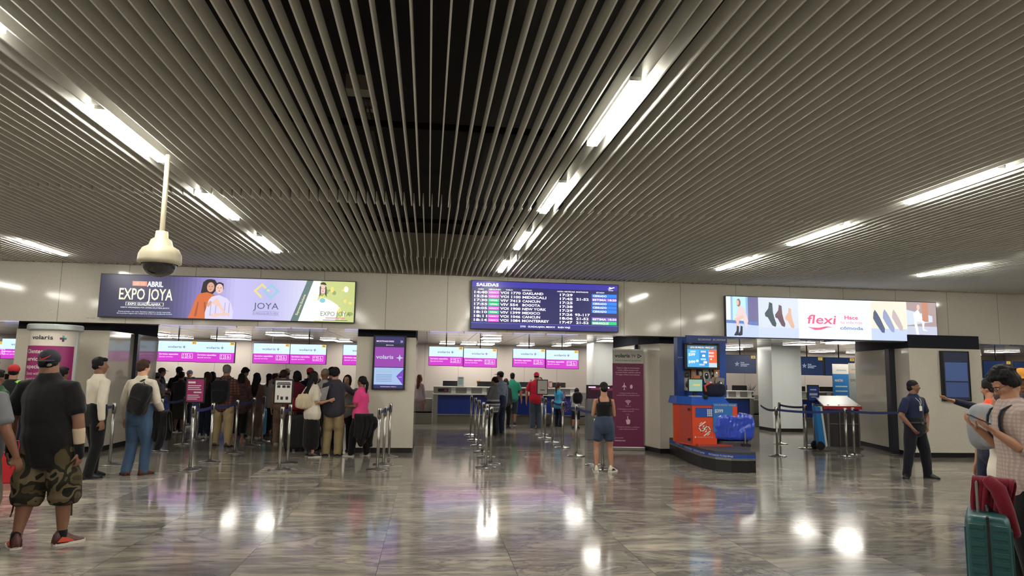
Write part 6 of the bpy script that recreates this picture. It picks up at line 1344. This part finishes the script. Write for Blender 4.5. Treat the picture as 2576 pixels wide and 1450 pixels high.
Q('man in a red t-shirt and red cap with grey jeans at the counter', 1348, 937, 1078, minH=1.65, face=D(-2), fat=.4, hair=('short','black'), top=('t_shirt', cloth('red cotton', (184,32,52)), 'short', .47, .014), bottom=(cloth('grey denim', (64,76,92)), 'long', 1.2), shoe=((110,90,74),(96,78,64)), hat=('cap', mat('crimson cap', (196,36,66), .8), 'back'), aL=((.28,.0,-1),(.05,.1,-1)), aR='phone')
Q('girl with a brown ponytail in a light blue t-shirt and dark trousers', 1404, 965, 1074, face=D(-48), tab='f', kid=True, hair=('ponytail','brown'), top=('t_shirt', cloth('light blue cotton', (60,150,190)), 'short', .45, .012), bottom=(navy, 'long', 1.1), aL='up', aR=((.1,.3,-1),(-.3,.8,.9)), facefeat=True)
i = Q('child in a grey top carrying a big dark bag behind the blue belt', 1448, 975, Y=20.6, face=D(-20), kid=True, hair=('short','black'), top=('t_shirt', cloth('stone grey cotton', (134,138,142)), 'short', .45, .014), bottom=(navy, 'knee', 1.2), lean=.5, aL='hold', aR='hold')
bb = thing('sack_bag', 'big round black bag carried by the child behind the blue belt', 'bag', (AT(1453, 1000, 20.0)[0], 20.0, AT(1453, 1016, 20.0)[2]), 0); mb = MB(); superbox(mb, (0,0,.17), (.16,.14,.17), M_BLK, .8); me = remesh(mb.v, mb.f, .016, 'bag_body', 3, noise=.02, nseed=9, nscale=8); me.materials.append(cloth('black sack fabric', (20,20,24))); o = bpy.data.objects.new('bag_body', me); COL.objects.link(o); o.parent = bb
pb = thing('backpack', 'purple patterned backpack hanging from the hand of the ponytail girl', 'backpack', (AT(1420, 1000, 20.3)[0], 20.3, AT(1420, 1040, 20.3)[2]), 0); mb = MB(); superbox(mb, (0,0,.17), (.13,.08,.17), M_BLK, .6); me = remesh(mb.v, mb.f, .014, 'pack', 2, noise=.01, nseed=4); me.materials.append(pattern('purple patterned fabric', [(70,50,120),(110,90,160),(50,40,90),(170,160,200)], 16)); o = bpy.data.objects.new('pack', me); COL.objects.link(o); o.parent = pb; MB().tube([(-.06,0,.3),(-.03,0,.6),(0,0,.62),(.05,0,.3)], [.012]*4, mat('purple strap', (110,70,140), .7), 8).build('strap', pb)
rk = thing('backpack', 'grey backpack on the floor in front of the counter beside the red-shirt man', 'backpack', G(1377, 1073), 0); mb = MB(); superbox(mb, (0,0,.2), (.14,.1,.2), M_BLK, .7); me = remesh(mb.v, mb.f, .014, 'pack', 2, noise=.015, nseed=4); me.materials.append(cloth('taupe grey nylon', (84,78,74))); o = bpy.data.objects.new('pack', me); COL.objects.link(o); o.parent = rk
suitcase(G(1344, 1074), 'small dark plaid bag on wheels between the legs of the red-shirt man', pattern('dark plaid fabric', [(70,40,44),(110,70,70),(50,34,40)], 60, 'plaid'), .12, .08, .42, 0, handle=True, ribs=False)
Q('child in a red and grey jacket half hidden behind the left pillar edge far away', 1054, 950, Y=22.2, face=D(-30), tab='f', sk='light', hair=('long','auburn',.8), top=('jacket', cloth('pale pink jacket', (176,160,164)), 'long', .47), bottom=(cloth('rosy trousers', (170,130,130)), 'long'), minH=1.5)
# woman in the black tank top
loc, H = PL(1519, 961, 1188)
pt_ = person('woman with short dark hair in a black tank top and denim shorts seen from behind', loc, H, D(-3), tab='f', fat=.1, sk='tan', hair=('buzz','black'), top=('tank_top', blk, 'tank', .55), bottom=(cloth('denim shorts blue', (50,62,84), .25), 'shorts', 1.2), shoe=((206,196,176),(224,216,200),(40,38,40)), aL=((.16,.12,-1),(-.35,.9,.2)), aR=((.16,.12,-1),(-.35,.9,.2)), nod=.35, stance=.15, step=.0, feet=(-.1,.75), voxel=.0085)
for s in 'LR':
    hip, kn, ank, fd, lf = pt_['legs'][s]; c_ = hip*.4+kn*.6; MB().tube([c_+V3(0,0,-.005), c_+V3(0,0,.012)], [.0575*H*lf]*2, cloth('frayed pale denim', (110,112,116), .3), 16, cap=False).build('frayed_hem', pt_['t'], smooth=True)
# person in red behind the banner
loc, H = PL(1541, 975, Y=18.6)
person('person in a red top partly hidden behind the plum banner', loc, 1.6, D(-70), tab='m', sk='tan', hair=('short','black'), top=('jacket', cloth('bright red jersey', (196,30,40)), 'long', .45, .016), bottom=(blk, 'knee', 1.2), shoe=((30,30,34),(210,210,208)), lean=.25, aL='hold', aR=((.2,.2,-1),(.0,.2,-1)))
# security guard
loc, H = PL(2308, 956, 1203)
gs = cloth('navy uniform polo', (30,36,66)); gt_ = cloth('black uniform trousers', (18,20,30))
def exg(i):
    c, d = i['sp'](.72); b = i['girth'](.72)[1]*i['H']+.02
    m_ = MB(); m_.box(c[0]-.028, c[0]+.028, b-.002, b+.006, c[2]-.06, c[2]+.02, M_WHITE); m_.build('id_card', i['t'], bevel=.003)
    for s in (-1, 1): MB().tube([(c[0], b, c[2]+.02), (c[0]+s*.02, b-.002, c[2]+.09), (c[0]+s*.045, b-.05, c[2]+.15)], [(.006,.002)]*3, M_BTOP, 6).build('lanyard', i['t'])
    c, d = i['sp'](.56); a, b2 = i['girth'](.56); a *= i['H']; b2 *= i['H']
    ring = [(c[0]+(a+.035)*math.cos(q), c[1]+(b2+.035)*math.sin(q), c[2]) for q in np.linspace(0, 2*PI, 25)]
    MB().tube(ring, [(.018,.006)]*25, M_BLK, 8, right=(0,0,1), cap=False).build('belt', i['t']); MB().box(c[0]-.025, c[0]+.025, c[1]+b2+.035, c[1]+b2+.047, c[2]-.02, c[2]+.02, M_STEEL).build('belt_buckle', i['t'])
person('security guard in navy polo and black trousers with a white badge, hands in front', loc, H, D(192), fat=.15, sk='brown', hair=('buzz','black'), top=('polo_shirt', gs, 'short', .54, .012), bottom=(gt_, 'long', 1.12), shoe=((16,16,18),(14,14,16)),
    aL=((.38,.0,-1),(-.6,.5,-.9)), aR=((.38,-.05,-1),(-.55,.55,-1)), turn=D(38), stance=.2, step=.03, feet=(.3,.9), voxel=.0085, facefeat=True, extra=exg)
# young man with curly hair and phone, right foreground
BYp = 4.9; x_ = AT(2572, 1100, BYp)[0]; zt_ = AT(2512, 945, BYp)[2]
plaid2 = pattern('pale pink checked shirt', [(182,166,158),(170,150,144),(194,180,170),(164,144,140)], 210, 'plaid')
bo = person('young man with dark curly hair and glasses looking down at a phone', (x_, BYp, 0), 1.72, D(68), sk='tan', hair=('curly','black'), top=('checked_shirt', plaid2, 'elbow', .45, .02), bottom=(blk, 'long', 1.1), shoe=((24,24,26),(20,20,22)),
    aL=((.1,-.06,-1),(-.12,1,.72)), aR=((.1,.0,-1),(-.3,1,.8)), nod=.62, lean=.12, glasses=True, facefeat=True, voxel=.0065, curl=.5, fat=.1, palmL=(.2,.0,1), palmR=(-.2,0,1))
wr = bo['arms']['L'][4]; fa = bo['arms']['L'][3]; w_ = wpos(bo, wr+fa*.115+V3(.0,.02,.035))
ph = thing('phone', 'dark smartphone held by the curly-haired young man', 'phone', w_, D(68)); ph.rotation_euler[0] = .45
MB().box(-.037, .037, -.075, .075, -.004, .004, mat('dark phone glass', (40,44,66), .15)).build('body', ph, bevel=.003); MB().box(-.033, .033, -.07, .07, .0045, .005, glow('phone screen', (120,130,150), .35)).build('screen', ph)
backpack(bo, 'black backpack on the back of the curly-haired young man', cloth('dark navy nylon', (28,30,44)), .15, .25, .09, .79)
# suitcase in the foreground
fx = AT(2484, 1305, 4.2)[0]
sc2 = suitcase((fx+.27*.65, 4.2+.27*.76, 0), 'dark teal hard-shell suitcase standing at the lower right corner', mat('dark teal shell', (24,74,76), .38, bump=.15, bscale=20), .27, .125, .685, D(49.5), handle=True, ribs='h', hz=.19)
rj = thing('jacket', 'dark red jacket draped over the handle of the teal suitcase', 'jacket', (fx+.31*.65+.04, 4.2+.31*.76-.03, .945), D(49.5)); redc = cloth('dark red fleece', (104,16,34))
o = drape(rj, 'cloth', redc, .12, .3, .24, .045, 3, 6, .2, .02); o.rotation_euler = (0, 0, PI/2*.86)
MB().tube([(-.05,.03,-.01),(-.09,-.02,-.06),(-.1,-.06,-.2),(-.08,-.09,-.34)], [.04,.05,.045,.04], redc, 12).build('jacket_sleeve', rj, smooth=True)
# person with white top and grey backpack behind
Yb = 6.0; x_ = AT(2528, 1100, Yb)[0]
wb = person('person in a cream t-shirt with dark sleeve trim behind the young man with the phone', (x_, Yb, 0), 1.5, D(78), tab='f', sk='tan', hair=('short','brown'), top=('t_shirt', cloth('cream white cotton', (220,212,196)), 'short', .46, .02), bottom=(cloth('dark blue trousers', (32,38,60)), 'long', 1.1), shoe=((30,30,40),(190,190,190)), aL='down', aR='down', voxel=.009, nod=.3)
for s in 'LR':
    s0, ua, el, fa, wr, af = wb['arms'][s]; MB().tube([s0+ua*.112*1.55, s0+ua*.116*1.55], [.0485*1.55*af]*2, navy, 14, cap=False).build('sleeve_trim', wb['t'], smooth=True)
gb_ = thing('backpack', 'light grey backpack with dark zip hanging between the white-shirt person and the guard', 'backpack', (AT(2472, 1040, 5.95)[0], 5.95, AT(2472, 1132, 5.95)[2]), D(30)); gm_ = cloth('light grey nylon', (138,140,144)); mb = MB(); superbox(mb, (0,0,.21), (.115,.12,.21), gm_, .65); superbox(mb, (-.04,-.08,.15), (.1,.08,.13), gm_, .65)
me = remesh(mb.v, mb.f, .009, 'pack', 3, noise=.006, nseed=3); me.materials.append(gm_); o = bpy.data.objects.new('pack', me); COL.objects.link(o); o.parent = gb_
m_ = MB(); m_.tube([(-.1,-.13,.36),(-.115,-.135,.25),(-.11,-.14,.18)], [.008]*3, M_BLK, 8); m_.tube([(.02,-.15,.3),(.0,-.17,.2)], [.006]*2, M_BLK, 8); m_.build('zip', gb_)
# person pointing with an orange sleeve
Yc = 6.9; ap = AT(2372, 984, Yc); sh = AT(2455, 1010, Yc); x_ = AT(2500, 1000, Yc)[0]
po = person('person in an orange t-shirt with black arm sleeves pointing to the left, mostly hidden', (x_+.06, Yc+.1, 0), 1.64, D(90), tab='f', sk='tan', hair=('short','black'), top=('t_shirt', cloth('bright orange cotton', (226,92,60)), 'elbow', .5, .01), bottom=(navy, 'long'),
    arml=1.14, turn=D(-75), nod=.2, aL=((.0,1,.1),(.0,1,.25)), aR='down', palmL=(0,0,1), voxel=.009, curl=.25)
s0, ua, el, fa, wr, af = po['arms']['L']; u_ = U(); u_.tube([el+fa*.015, el+fa*.06, el+fa*.09*1.64, wr-fa*.01], [.043,.042,.038,.031]); u_.build('arm_sleeve', cloth('navy arm sleeve', (26,30,48)), po['t'], .009, 2)
# person in a mustard cap at the right edge
x_, z_ = AT(2622, 945, 6.0)[0], AT(2566, 938, 6.0)[2]
person('person in a mustard yellow cap at the right edge behind the young man', (x_+.06, 6.3, 0), AT(2556, 928, 6.3)[2], D(80), sk='brown', hair=('short','black'), top=('shirt', dgrey, 'long', .46), bottom=(blk, 'long'), hat=('cap', mat('mustard cap', (190,130,40), .8)), facefeat=True, turn=D(60))
for m in MATS.values(): pass
